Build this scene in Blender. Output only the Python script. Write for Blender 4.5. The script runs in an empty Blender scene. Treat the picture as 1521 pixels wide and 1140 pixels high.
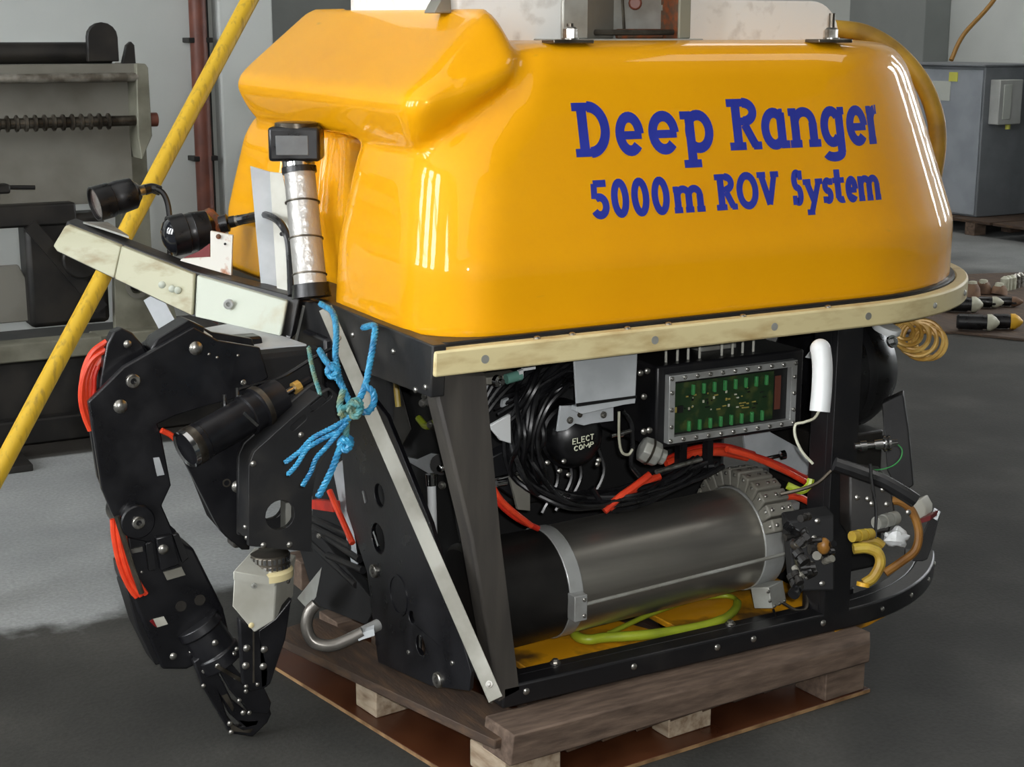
import bpy, bmesh, math, random
from mathutils import Vector, Matrix, Quaternion
from mathutils.geometry import tessellate_polygon
from mathutils.bvhtree import BVHTree

PI = math.pi
random.seed(7)
scn = bpy.context.scene
COL = scn.collection

# ------------------------------------------------------------------ camera
cam_d = bpy.data.cameras.new('camera')
cam_d.sensor_width = 36.0
cam_d.lens = 2300.0 / 1521.0 * 36.0
cam_d.clip_start = 0.05
cam = bpy.data.objects.new('camera', cam_d)
COL.objects.link(cam)
cam.location = (-1.433, -2.587, 1.500)
_f = Vector((0.473, 0.853, -0.220)).normalized()
cam.rotation_euler = _f.to_track_quat('-Z', 'Y').to_euler()
scn.camera = cam

# ------------------------------------------------------------------ view, world, lights
scn.view_settings.view_transform = 'Standard'
scn.view_settings.look = 'None'
scn.view_settings.gamma = 1.0
scn.view_settings.use_curve_mapping = False
scn.view_settings.exposure = -0.22
w = bpy.data.worlds.new('hall_air')
scn.world = w
w.use_nodes = True
w.node_tree.nodes['Background'].inputs[0].default_value = (0.72, 0.8, 0.9, 1)
w.node_tree.nodes['Background'].inputs[1].default_value = 1.0
scn.cycles.use_denoising = True
scn.cycles.max_bounces = 6
scn.cycles.caustics_reflective = False
scn.cycles.caustics_refractive = False
WIN_POWER = 32.0           # brightness of the window panes (daylight)
LAMP_POWER = 80.0        # overhead fill lamps added out of view, watts
for lx, ly, sx, sy, pw in ((-3.0, -2.6, 6.0, 10.0, 2.7), (4.4, -0.9, 2.6, 1.6, 0.6), (5.6, 7.5, 3.0, 6.0, 2.2)):  # added for general light, the tank's highlight and the right rear wall
    ld = bpy.data.lights.new('overhead_fill', 'AREA')
    ld.shape = 'RECTANGLE'
    ld.size, ld.size_y = sx, sy
    ld.energy = LAMP_POWER * pw
    ld.color = (1.0, 0.98, 0.94)
    lo_ = bpy.data.objects.new('overhead_fill', ld)
    COL.objects.link(lo_)
    lo_.location = (lx, ly, 5.3)

# the camera's own small flash
fl = bpy.data.lights.new('camera_flash', 'AREA')
fl.shape = 'RECTANGLE'
fl.size, fl.size_y = 0.05, 0.03
fl.energy = 58.0
fl_o = bpy.data.objects.new('camera_flash', fl)
COL.objects.link(fl_o)
fl_o.location = (-1.40, -2.62, 1.55)
fl_o.rotation_euler = cam.rotation_euler

# ------------------------------------------------------------------ helpers
def lin(c):
    out = []
    for v in c:
        v = v / 255.0
        out.append(v / 12.92 if v <= 0.04045 else ((v + 0.055) / 1.055) ** 2.4)
    return out

def mat(name, rgb, rough=0.5, metal=0.0, rgb2=None, scale=8.0, lo=0.4, hi=0.62, bump=0.0, bscale=60.0,
        coat=0.0, rvar=0.0, stretch=None, detail=6.0, spec=0.5):
    m = bpy.data.materials.new(name)
    m.use_nodes = True
    nt = m.node_tree
    N, L = nt.nodes, nt.links
    b = N['Principled BSDF']
    b.inputs['Base Color'].default_value = (*lin(rgb), 1)
    b.inputs['Roughness'].default_value = rough
    b.inputs['Metallic'].default_value = metal
    b.inputs['Specular IOR Level'].default_value = spec
    if coat:
        b.inputs['Coat Weight'].default_value = coat
        b.inputs['Coat Roughness'].default_value = 0.04
    tc = N.new('ShaderNodeTexCoord')
    src = tc.outputs['Object']
    if stretch:
        mp = N.new('ShaderNodeMapping')
        mp.inputs['Scale'].default_value = stretch
        L.new(src, mp.inputs['Vector'])
        src = mp.outputs['Vector']
    if rgb2 or rvar:
        nz = N.new('ShaderNodeTexNoise')
        nz.inputs['Scale'].default_value = scale
        nz.inputs['Detail'].default_value = detail
        L.new(src, nz.inputs['Vector'])
        if rgb2:
            cr = N.new('ShaderNodeValToRGB')
            cr.color_ramp.elements[0].position = lo
            cr.color_ramp.elements[1].position = hi
            cr.color_ramp.elements[0].color = (*lin(rgb), 1)
            cr.color_ramp.elements[1].color = (*lin(rgb2), 1)
            L.new(nz.outputs['Fac'], cr.inputs['Fac'])
            L.new(cr.outputs['Color'], b.inputs['Base Color'])
        if rvar:
            mr = N.new('ShaderNodeMapRange')
            mr.inputs['From Min'].default_value = 0.3
            mr.inputs['From Max'].default_value = 0.7
            mr.inputs['To Min'].default_value = max(0.02, rough - rvar)
            mr.inputs['To Max'].default_value = rough + rvar
            L.new(nz.outputs['Fac'], mr.inputs['Value'])
            L.new(mr.outputs['Result'], b.inputs['Roughness'])
    if bump:
        n2 = N.new('ShaderNodeTexNoise')
        n2.inputs['Scale'].default_value = bscale
        n2.inputs['Detail'].default_value = 4
        L.new(src, n2.inputs['Vector'])
        bp = N.new('ShaderNodeBump')
        bp.inputs['Strength'].default_value = bump
        bp.inputs['Distance'].default_value = 0.004
        L.new(n2.outputs['Fac'], bp.inputs['Height'])
        L.new(bp.outputs['Normal'], b.inputs['Normal'])
    return m

def glow(name, rgb, power):
    m = bpy.data.materials.new(name)
    m.use_nodes = True
    b = m.node_tree.nodes['Principled BSDF']
    b.inputs['Base Color'].default_value = (0.8, 0.8, 0.8, 1)
    b.inputs['Emission Color'].default_value = (*lin(rgb), 1)
    b.inputs['Emission Strength'].default_value = power
    return m

def V3(p):
    return Vector(p)

def frame_of(axis):
    a = Vector(axis).normalized()
    h = Vector((0, 0, 1)) if abs(a.z) < 0.9 else Vector((1, 0, 0))
    u = a.cross(h).normalized()
    return a, u, a.cross(u).normalized()

def smooth_path(pts, sub=6, closed=False):
    P = [Vector(p) for p in pts]
    n = len(P)
    if n < 3:
        return P
    out = []
    rng = range(n) if closed else range(n - 1)
    for i in rng:
        p0 = P[(i - 1) % n] if closed or i > 0 else P[0] * 2 - P[1]
        p1, p2 = P[i], P[(i + 1) % n]
        p3 = P[(i + 2) % n] if closed or i + 2 < n else P[-1] * 2 - P[-2]
        for k in range(sub):
            t = k / sub
            out.append(0.5 * ((2 * p1) + (p2 - p0) * t + (2 * p0 - 5 * p1 + 4 * p2 - p3) * t * t
                              + (3 * p1 - p0 - 3 * p2 + p3) * t ** 3))
    if not closed:
        out.append(P[-1])
    return out

class MB:
    def __init__(s):
        s.v, s.f = [], []
    def add(s, vs, fs):
        o = len(s.v)
        s.v += [tuple(v) for v in vs]
        s.f += [tuple(i + o for i in f) for f in fs]
        return s
    def box(s, c, size, rot=None):
        c = Vector(c)
        hx, hy, hz = size[0] / 2, size[1] / 2, size[2] / 2
        vs = []
        for x, y, z in ((-1, -1, -1), (1, -1, -1), (1, 1, -1), (-1, 1, -1), (-1, -1, 1), (1, -1, 1), (1, 1, 1), (-1, 1, 1)):
            p = Vector((x * hx, y * hy, z * hz))
            if rot is not None:
                p = rot @ p
            vs.append(c + p)
        return s.add(vs, [(0, 3, 2, 1), (4, 5, 6, 7), (0, 1, 5, 4), (1, 2, 6, 5), (2, 3, 7, 6), (3, 0, 4, 7)])
    def span(s, a, b):
        a, b = Vector(a), Vector(b)
        return s.box((a + b) / 2, [abs(q) for q in (b - a)])
    def bar(s, p0, p1, wdt, hgt, up=(0, 0, 1)):
        p0, p1 = Vector(p0), Vector(p1)
        a = (p1 - p0).normalized()
        u = Vector(up) - a * a.dot(Vector(up))
        u.normalize()
        sd = a.cross(u)
        R = Matrix((a, sd, u)).transposed()
        return s.box((p0 + p1) / 2, ((p1 - p0).length, wdt, hgt), R)
    def lathe(s, p0, axis, prof, n=20, caps=True):
        p0 = Vector(p0)
        a, u, v = frame_of(axis)
        vs, fs = [], []
        for t, r in prof:
            for k in range(n):
                an = 2 * PI * k / n
                vs.append(p0 + a * t + (u * math.cos(an) + v * math.sin(an)) * r)
        m = len(prof)
        for i in range(m - 1):
            for k in range(n):
                k2 = (k + 1) % n
                fs.append((i * n + k, i * n + k2, (i + 1) * n + k2, (i + 1) * n + k))
        if caps:
            fs.append(tuple(range(n - 1, -1, -1)))
            fs.append(tuple((m - 1) * n + k for k in range(n)))
        return s.add(vs, fs)
    def cyl(s, p0, p1, r0, r1=None, n=16):
        d = Vector(p1) - Vector(p0)
        return s.lathe(p0, d, [(0, r0), (d.length, r0 if r1 is None else r1)], n)
    def ball(s, c, r, n=12, m=8, sc=(1, 1, 1)):
        vs, fs = [], []
        c = Vector(c)
        for i in range(m + 1):
            th = PI * i / m
            rr = max(math.sin(th), 0.001)
            for k in range(n):
                ph = 2 * PI * k / n
                vs.append(c + Vector((r * rr * math.cos(ph) * sc[0], r * rr * math.sin(ph) * sc[1], r * math.cos(th) * sc[2])))
        for i in range(m):
            for k in range(n):
                k2 = (k + 1) % n
                fs.append((i * n + k, (i + 1) * n + k, (i + 1) * n + k2, i * n + k2))
        return s.add(vs, fs)
    def tube(s, pts, r, n=8, sub=6, closed=False, raw=False):
        P = [Vector(p) for p in pts] if raw else smooth_path(pts, sub, closed)
        m = len(P)
        vs, fs = [], []
        t_prev, u = None, None
        for i in range(m):
            if closed:
                t = (P[(i + 1) % m] - P[i - 1])
            else:
                t = P[min(i + 1, m - 1)] - P[max(i - 1, 0)]
            if t.length < 1e-9:
                t = t_prev or Vector((0, 0, 1))
            t = t.normalized()
            if u is None:
                u = frame_of(t)[1]
            else:
                u = u - t * u.dot(t)
                if u.length < 1e-6:
                    u = frame_of(t)[1]
                u.normalize()
            t_prev = t
            v = t.cross(u)
            rr = r[min(i * len(r) // m, len(r) - 1)] if isinstance(r, (list, tuple)) else r
            for k in range(n):
                an = 2 * PI * k / n
                vs.append(P[i] + (u * math.cos(an) + v * math.sin(an)) * rr)
        for i in range(m if closed else m - 1):
            j = (i + 1) % m
            for k in range(n):
                k2 = (k + 1) % n
                fs.append((i * n + k, i * n + k2, j * n + k2, j * n + k))
        if not closed:
            fs.append(tuple(range(n - 1, -1, -1)))
            fs.append(tuple((m - 1) * n + k for k in range(n)))
        return s.add(vs, fs)
    def prism(s, pts, vec, holes=()):
        loops = [[Vector(p) for p in pts]] + [[Vector(p) for p in h] for h in holes]
        vec = Vector(vec)
        flat = [p for l in loops for p in l]
        n = len(flat)
        tris = tessellate_polygon(loops)
        vs = flat + [p + vec for p in flat]
        fs = []
        for t in tris:
            fs.append(tuple(t))
            fs.append(tuple(i + n for i in reversed(t)))
        o = 0
        for l in loops:
            m = len(l)
            for i in range(m):
                a, b = o + i, o + (i + 1) % m
                fs.append((a, b, b + n, a + n))
            o += m
        return s.add(vs, fs)
    def build(s, name, m, parent=None, bevel=0.0, smooth=True, label=None, seg=2, angle=35):
        me = bpy.data.meshes.new(name)
        me.from_pydata([tuple(v) for v in s.v], [], s.f)
        bm = bmesh.new()
        bm.from_mesh(me)
        bmesh.ops.remove_doubles(bm, verts=bm.verts, dist=1e-6)
        bmesh.ops.recalc_face_normals(bm, faces=bm.faces)
        bm.to_mesh(me)
        bm.free()
        if smooth:
            for p in me.polygons:
                p.use_smooth = True
            me.set_sharp_from_angle(angle=math.radians(angle))
        me.materials.append(m)
        o = bpy.data.objects.new(name, me)
        COL.objects.link(o)
        if bevel:
            bv = o.modifiers.new('bevel', 'BEVEL')
            bv.width = bevel
            bv.segments = seg
            bv.limit_method = 'ANGLE'
            bv.angle_limit = math.radians(40)
        attach(o, parent)
        if label:
            o['label'] = label
        return o

def attach(o, parent):
    if parent is not None:
        o.parent = parent
        if parent.type == 'EMPTY':
            o.matrix_parent_inverse = Matrix.Translation(-Vector(parent.location))

def thing(name, label, cat, loc, group=None):
    o = bpy.data.objects.new(name, None)
    o.empty_display_size = 0.1
    COL.objects.link(o)
    o.location = loc
    o['label'] = label
    o['category'] = cat
    if group:
        o['group'] = group
    return o

def tag(o, label, cat, group=None):
    o['label'] = label
    o['category'] = cat
    if group:
        o['group'] = group
    return o

def struct(o):
    o['kind'] = 'structure'
    return o

def ring_pts(c, axis, r, n=16, a0=0.0, a1=2 * PI, closed=True):
    a, u, v = frame_of(axis)
    c = Vector(c)
    m = n if closed else n + 1
    return [c + (u * math.cos(a0 + (a1 - a0) * k / n) + v * math.sin(a0 + (a1 - a0) * k / n)) * r for k in range(m)]

_bolts = {}
def bolt(parent, c, normal, r=0.008, m=None, kind='hex', name='bolt'):
    m = m or M['steel']
    key = (kind, round(r, 4), m.name)
    if key not in _bolts:
        b = MB()
        if kind == 'hex':
            b.lathe((0, 0, 0), (0, 0, 1), [(-0.3 * r, r), (0.18 * r, r)], 16)
            b.lathe((0, 0, 0.18 * r), (0, 0, 1), [(0, 0.62 * r), (0.5 * r, 0.62 * r), (0.58 * r, 0.5 * r)], 6)
        elif kind == 'socket':
            b.lathe((0, 0, 0), (0, 0, 1), [(-0.3 * r, r), (0.3 * r, r), (0.42 * r, 0.86 * r), (0.42 * r, 0.45 * r), (-0.25 * r, 0.42 * r)], 18)
        else:
            b.lathe((0, 0, 0), (0, 0, 1), [(-0.3 * r, r), (0.1 * r, r), (0.38 * r, 0.72 * r), (0.5 * r, 0.3 * r)], 14)
        me = b.build(name, m).data
        for o in list(COL.objects):
            if o.data == me:
                COL.objects.unlink(o)
                bpy.data.objects.remove(o)
        _bolts[key] = me
    o = bpy.data.objects.new(name, _bolts[key])
    COL.objects.link(o)
    o.location = Vector(c)
    o.rotation_mode = 'QUATERNION'
    o.rotation_quaternion = Vector(normal).to_track_quat('Z', 'Y')
    attach(o, parent)
    return o

# ------------------------------------------------------------------ materials
M = {}
def shell_material():
    # glossy yellow gel-coat with faint scuffs and a little grime
    m = mat('yellow_gelcoat', (234, 165, 5), 0.5, 0.0, (226, 156, 5), 2.2, 0.35, 0.7, coat=0.6, spec=0.12)
    nt = m.node_tree
    N, L = nt.nodes, nt.links
    b = N['Principled BSDF']
    tc = N.new('ShaderNodeTexCoord')
    mp = N.new('ShaderNodeMapping')
    mp.inputs['Scale'].default_value = (3.0, 3.0, 14.0)
    mp.inputs['Rotation'].default_value = (0.0, 0.35, 0.2)
    nz = N.new('ShaderNodeTexNoise')
    nz.inputs['Scale'].default_value = 4.0
    nz.inputs['Detail'].default_value = 8.0
    cr = N.new('ShaderNodeValToRGB')
    cr.color_ramp.elements[0].position = 0.72
    cr.color_ramp.elements[1].position = 0.86
    mx = N.new('ShaderNodeMixRGB')
    mx.inputs['Color2'].default_value = (*lin((196, 150, 40)), 1)
    src = b.inputs['Base Color'].links[0].from_socket
    L.new(tc.outputs['Object'], mp.inputs['Vector'])
    L.new(mp.outputs['Vector'], nz.inputs['Vector'])
    L.new(nz.outputs['Fac'], cr.inputs['Fac'])
    L.new(cr.outputs['Color'], mx.inputs['Fac'])
    L.new(src, mx.inputs['Color1'])
    L.new(mx.outputs['Color'], b.inputs['Base Color'])
    return m
M['shell'] = shell_material()
M['blue_print'] = mat('blue_lettering', (38, 50, 150), 0.35, 0, (44, 56, 158), 20, coat=0.4)
M['black'] = mat('black_anodised', (17, 17, 20), 0.33, 0.0, (24, 24, 27), 14, bump=0.05, bscale=120, rvar=0.08)
M['black_worn'] = mat('worn_black_paint', (30, 30, 31), 0.46, 0.0, (58, 55, 50), 7, 0.5, 0.8, bump=0.1, bscale=60, rvar=0.1)
M['black_frame'] = mat('black_painted_frame', (22, 22, 24), 0.38, 0.0, (42, 40, 39), 9, 0.5, 0.85, bump=0.08, bscale=70)
M['dark_void'] = mat('dark_fill', (9, 9, 10), 0.8)  # near-black, stands in for shade deep between the parts
M['rubber'] = mat('black_rubber', (15, 15, 16), 0.32, 0, (24, 24, 26), 30, rvar=0.08)
M['post'] = mat('grey_black_post', (56, 53, 50), 0.5, 0.0, (74, 70, 64), 5, 0.35, 0.75, bump=0.06, bscale=50, stretch=(6, 6, 0.8))
M['fender'] = mat('yellowed_nylon', (214, 200, 152), 0.5, 0, (170, 142, 92), 9, 0.5, 0.78, bump=0.05, bscale=40, stretch=(1.0, 1.5, 3.0))
M['fender_end'] = mat('yellowed_nylon_end', (205, 190, 140), 0.55, 0, (150, 120, 70), 9, 0.5, 0.8)
M['pad'] = mat('dirty_cream_pad', (176, 175, 150), 0.55, 0, (128, 108, 70), 9, 0.52, 0.8, bump=0.04, stretch=(1.2, 1.2, 3))
M['pad_white'] = mat('white_nylon_pad', (184, 190, 176), 0.5, 0, (160, 140, 100), 7, 0.6, 0.8)
M['alu'] = mat('brushed_aluminium', (176, 178, 176), 0.38, 0.4, (150, 150, 146), 12, bump=0.03, rvar=0.08)
M['alu_dull'] = mat('dull_aluminium', (168, 169, 163), 0.5, 0.35, (140, 139, 130), 10, rvar=0.08)
M['alu_plate'] = mat('grey_plate', (178, 182, 184), 0.45, 0.0, (160, 164, 166), 10)
M['alu_white'] = mat('bright_scuffed_aluminium', (236, 236, 232), 0.45, 0.0, (206, 203, 197), 26, 0.55, 0.75, bump=0.03)
M['white_grey'] = mat('greyish_white_paint', (190, 190, 180), 0.5, 0, (172, 170, 158), 10)
M['white_plastic'] = mat('white_plastic', (216, 219, 219), 0.4, 0, (205, 206, 204), 6)
M['steel'] = mat('steel_bolt', (176, 174, 168), 0.3, 0.9, (120, 116, 108), 60)
M['steel_tank'] = mat('turned_steel', (204, 200, 191), 0.36, 0.95, (172, 168, 159), 3, 0.3, 0.7, bump=0.03, bscale=40, stretch=(0.6, 9, 9), rvar=0.07)
M['tank_dark'] = mat('dark_steel_cap', (30, 29, 28), 0.4, 0.4, (44, 42, 40), 6)
M['tape'] = mat('silver_duct_tape', (176, 174, 170), 0.36, 0.5, (150, 140, 124), 9, 0.5, 0.75, bump=1.0, bscale=38)
M['chrome'] = mat('chrome', (205, 205, 205), 0.14, 1.0, (180, 180, 180), 5)
M['dark_grey_label'] = mat('grey_label', (100, 104, 106), 0.6, 0, (90, 93, 95), 20)
M['orange_hose'] = mat('orange_hose', (224, 72, 40), 0.38, 0, (206, 56, 30), 30)
M['red_hose'] = mat('red_hose', (196, 44, 26), 0.38, 0, (170, 34, 20), 30)
M['green_hose'] = mat('yellow_green_hose', (158, 172, 44), 0.4, 0, (132, 146, 36), 10)
M['yellow_hose'] = mat('aged_yellow_hose', (180, 156, 58), 0.45, 0, (150, 116, 40), 18)
M['brown_hose'] = mat('amber_brown_hose', (142, 98, 40), 0.4, 0, (112, 72, 28), 14)
M['umbilical'] = mat('yellow_umbilical', (176, 136, 34), 0.6, 0, (140, 106, 32), 10, bump=0.08)
M['gold'] = mat('gold_coiled_cable', (222, 184, 104), 0.4, 0.1, (180, 136, 60), 20)
M['yellow_board'] = mat('yellow_painted_board', (228, 160, 18), 0.5, 0, (92, 66, 30), 7, 0.46, 0.6)
M['rope'] = mat('blue_polypropylene', (58, 146, 186), 0.42, 0, (38, 110, 152), 40)
M['rope_old'] = mat('faded_blue_green_rope', (64, 132, 138), 0.5, 0, (110, 122, 92), 30)
M['pcb'] = mat('green_circuit_board', (28, 50, 26), 0.4, 0, (60, 70, 34), 38, 0.5, 0.66)
M['connector_green'] = mat('green_connector', (56, 128, 70), 0.45)
M['pcb_gold'] = mat('solder_gold', (190, 170, 90), 0.4, 0.5)
M['chip'] = mat('black_chip', (20, 20, 20), 0.4)
M['rust_red'] = mat('dark_red_plastic', (108, 14, 18), 0.4)
M['rust_plate'] = mat('rust_stained_white_plate', (214, 212, 204), 0.5, 0, (168, 104, 60), 26, 0.6, 0.72)
M['rust'] = mat('rust_spotted_steel', (92, 72, 56), 0.7, 0.3, (140, 74, 38), 60)
M['lens'] = mat('lamp_reflector', (206, 198, 192), 0.16, 0.9, (160, 130, 124), 16)
M['lamp_glass'] = mat('dark_lens_glass', (22, 24, 30), 0.06, 0.0, coat=1.0)
M['white_print'] = mat('white_paint_marks', (220, 222, 196), 0.6)
M['teal'] = mat('teal_fitting', (96, 142, 128), 0.5)
M['wood'] = mat('weathered_pallet_wood', (110, 92, 78), 0.8, 0, (72, 58, 48), 7, 0.35, 0.7, bump=0.3, bscale=26, stretch=(1.6, 8, 8))
M['wood_pale'] = mat('pale_pine_block', (168, 152, 130), 0.8, 0, (126, 106, 84), 8, 0.4, 0.7, bump=0.25, bscale=26, stretch=(8, 1.6, 8))
M['wood_dark'] = mat('damp_dark_wood', (64, 50, 40), 0.75, 0, (94, 72, 52), 7, 0.45, 0.75, bump=0.3, bscale=22, stretch=(8, 1.6, 8))
M['plywood'] = mat('wet_red_brown_plywood', (62, 32, 18), 0.34, 0, (88, 50, 28), 5, 0.4, 0.7, bump=0.08, bscale=18, rvar=0.12)
M['plywood_edge'] = mat('plywood_edge', (150, 118, 80), 0.8, 0, (110, 82, 52), 20)
M['pole'] = mat('yellow_pole_paint', (214, 174, 38), 0.55, 0, (156, 126, 42), 12, 0.52, 0.75, bump=0.05, stretch=(6, 6, 0.7))
M['wall'] = mat('pale_grey_plaster', (204, 208, 204), 0.75, 0, (190, 194, 190), 1.2, 0.35, 0.7, bump=0.04, bscale=20)
M['wall_dark'] = mat('mid_grey_plaster', (140, 144, 142), 0.75, 0, (132, 136, 134), 2)  # darker grey than the other walls, for far walls and column
M['ceiling'] = mat('dark_roof_sheeting', (92, 92, 90), 0.8)
M['wall_front'] = mat('pale_hall_wall', (186, 186, 180), 0.8)
M['pipe'] = mat('red_brown_pipe', (112, 62, 46), 0.5, 0, (92, 50, 38), 10)
M['mach'] = mat('machine_grey', (126, 124, 115), 0.6, 0.05, (102, 99, 88), 5, 0.4, 0.75, bump=0.04)
M['mach_light'] = mat('machine_grey_green', (132, 131, 116), 0.6, 0.1, (88, 86, 72), 6, 0.45, 0.75)
M['mach_dark'] = mat('oily_black_iron', (26, 25, 24), 0.5, 0.2, (44, 41, 37), 8)
M['mach_steel'] = mat('greasy_steel', (118, 112, 102), 0.34, 0.85, (70, 64, 56), 16)
M['pipe_steel'] = mat('dull_pipe_steel', (112, 108, 102), 0.3, 0.6, (60, 57, 53), 12)
M['mach_rod'] = mat('polished_machine_rod', (156, 152, 142), 0.35, 0.35, (96, 90, 80), 14)
M['brace_alu'] = mat('weathered_aluminium_angle', (146, 145, 136), 0.5, 0.2, (120, 118, 108), 10)
M['cabinet'] = mat('grey_cabinet_paint', (156, 162, 168), 0.5, 0, (144, 150, 156), 4)
M['cabinet_dark'] = mat('dark_grey_cabinet_side', (124, 128, 132), 0.55, 0, (112, 116, 120), 4)
M['cabinet_white'] = mat('light_switch_box', (182, 184, 180), 0.5, 0, (172, 174, 170), 6)
M['paper'] = mat('paper_notice', (188, 192, 184), 0.8)
M['sticker'] = mat('yellow_sticker', (206, 204, 92), 0.7)
M['cable_orange'] = mat('ochre_cable', (150, 108, 40), 0.5)
M['cork'] = mat('brown_plug', (120, 92, 70), 0.7, 0, (88, 66, 52), 14)
M['offwhite'] = mat('offwhite_plastic', (188, 188, 168), 0.5, 0, (160, 158, 138), 20)
M['yellow_cap'] = mat('yellow_cap', (208, 160, 40), 0.5)
M['win_frame'] = mat('window_frame_grey', (90, 94, 96), 0.5)
M['daylight'] = glow('daylit_window_pane', (246, 249, 252), WIN_POWER)

def floor_material():
    m = bpy.data.materials.new('mottled_concrete')
    m.use_nodes = True
    nt = m.node_tree
    N, L = nt.nodes, nt.links
    b = N['Principled BSDF']
    tc = N.new('ShaderNodeTexCoord')
    sep = N.new('ShaderNodeSeparateXYZ')
    L.new(tc.outputs['Object'], sep.inputs['Vector'])
    nz = N.new('ShaderNodeTexNoise')
    nz.inputs['Scale'].default_value = 2.2
    nz.inputs['Detail'].default_value = 8
    L.new(tc.outputs['Object'], nz.inputs['Vector'])
    fine = N.new('ShaderNodeTexNoise')
    fine.inputs['Scale'].default_value = 90
    fine.inputs['Detail'].default_value = 3
    L.new(tc.outputs['Object'], fine.inputs['Vector'])
    def math_(op, a, bb, clamp=False):
        n = N.new('ShaderNodeMath')
        n.operation = op
        n.use_clamp = clamp
        for i, q in enumerate((a, bb)):
            if isinstance(q, (int, float)):
                n.inputs[i].default_value = q
            else:
                L.new(q, n.inputs[i])
        return n.outputs[0]
    def ramp(f, stops):
        r = N.new('ShaderNodeValToRGB')
        e = r.color_ramp.elements
        e[0].position, e[1].position = stops[0][0], stops[-1][0]
        e[0].color = (*lin(stops[0][1]), 1)
        e[1].color = (*lin(stops[-1][1]), 1)
        for p, c in stops[1:-1]:
            q = e.new(p)
            q.color = (*lin(c), 1)
        L.new(f, r.inputs['Fac'])
        return r.outputs['Color']
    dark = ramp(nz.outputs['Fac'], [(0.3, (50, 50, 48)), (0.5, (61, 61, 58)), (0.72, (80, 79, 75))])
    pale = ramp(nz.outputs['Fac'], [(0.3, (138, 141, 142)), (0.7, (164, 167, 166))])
    # pale strip of floor in front of the machine: 1.35 < y < 3.02, x < 0.9
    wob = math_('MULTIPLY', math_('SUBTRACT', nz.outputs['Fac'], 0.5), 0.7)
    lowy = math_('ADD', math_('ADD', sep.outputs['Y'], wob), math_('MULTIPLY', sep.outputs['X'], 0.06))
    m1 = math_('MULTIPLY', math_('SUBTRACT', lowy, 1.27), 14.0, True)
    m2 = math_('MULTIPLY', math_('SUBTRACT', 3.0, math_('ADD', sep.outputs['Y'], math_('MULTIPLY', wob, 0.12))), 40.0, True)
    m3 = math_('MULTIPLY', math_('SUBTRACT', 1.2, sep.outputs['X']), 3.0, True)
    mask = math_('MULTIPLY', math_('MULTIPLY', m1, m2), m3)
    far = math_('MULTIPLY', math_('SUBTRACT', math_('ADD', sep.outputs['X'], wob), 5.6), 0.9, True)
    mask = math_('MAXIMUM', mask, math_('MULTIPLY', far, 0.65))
    # darker strip of floor beside the machine
    dark_strip = math_('MULTIPLY', math_('MULTIPLY', math_('SUBTRACT', sep.outputs['Y'], 3.0), 30.0, True),
                math_('MULTIPLY', math_('SUBTRACT', 1.6, sep.outputs['X']), 2.0, True))
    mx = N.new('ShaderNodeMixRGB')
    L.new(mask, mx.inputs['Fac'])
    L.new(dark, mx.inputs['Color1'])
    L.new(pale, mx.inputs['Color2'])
    mo = N.new('ShaderNodeMixRGB')
    mo.inputs['Color2'].default_value = (*lin((48, 45, 41)), 1)
    L.new(dark_strip, mo.inputs['Fac'])
    L.new(mx.outputs['Color'], mo.inputs['Color1'])
    sp = N.new('ShaderNodeMixRGB')
    sp.blend_type = 'MULTIPLY'
    sp.inputs['Fac'].default_value = 0.5
    L.new(mo.outputs['Color'], sp.inputs['Color1'])
    L.new(ramp(fine.outputs['Fac'], [(0.3, (190, 190, 190)), (0.7, (255, 255, 255))]), sp.inputs['Color2'])
    L.new(sp.outputs['Color'], b.inputs['Base Color'])
    b.inputs['Roughness'].default_value = 0.7
    b.inputs['Specular IOR Level'].default_value = 0.25
    bp = N.new('ShaderNodeBump')
    bp.inputs['Strength'].default_value = 0.35
    bp.inputs['Distance'].default_value = 0.003
    L.new(fine.outputs['Fac'], bp.inputs['Height'])
    L.new(bp.outputs['Normal'], b.inputs['Normal'])
    return m
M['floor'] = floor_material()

# ------------------------------------------------------------------ setting
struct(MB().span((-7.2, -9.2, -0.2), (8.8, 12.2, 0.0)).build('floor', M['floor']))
struct(MB().span((-7.2, -9.2, 5.4), (8.8, 12.2, 5.6)).build('ceiling', M['ceiling']))
struct(MB().span((-7.2, 5.0, 0), (1.08, 5.3, 5.4)).build('wall_left', M['wall']))
struct(MB().span((1.08, 4.9, 0), (1.36, 5.3, 5.4)).build('trim_1', M['wall'], bevel=0.01))
struct(MB().span((1.20, 5.3, 0), (1.36, 12.2, 5.4)).build('wall_inner', M['wall_dark']))
struct(MB().span((1.36, 12.0, 0), (8.8, 12.2, 5.4)).build('wall_back', M['wall_dark']))
struct(MB().span((8.3, 7.65, 0), (8.6, 8.62, 5.4)).build('trim_2', M['wall_dark'], bevel=0.01))

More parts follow.
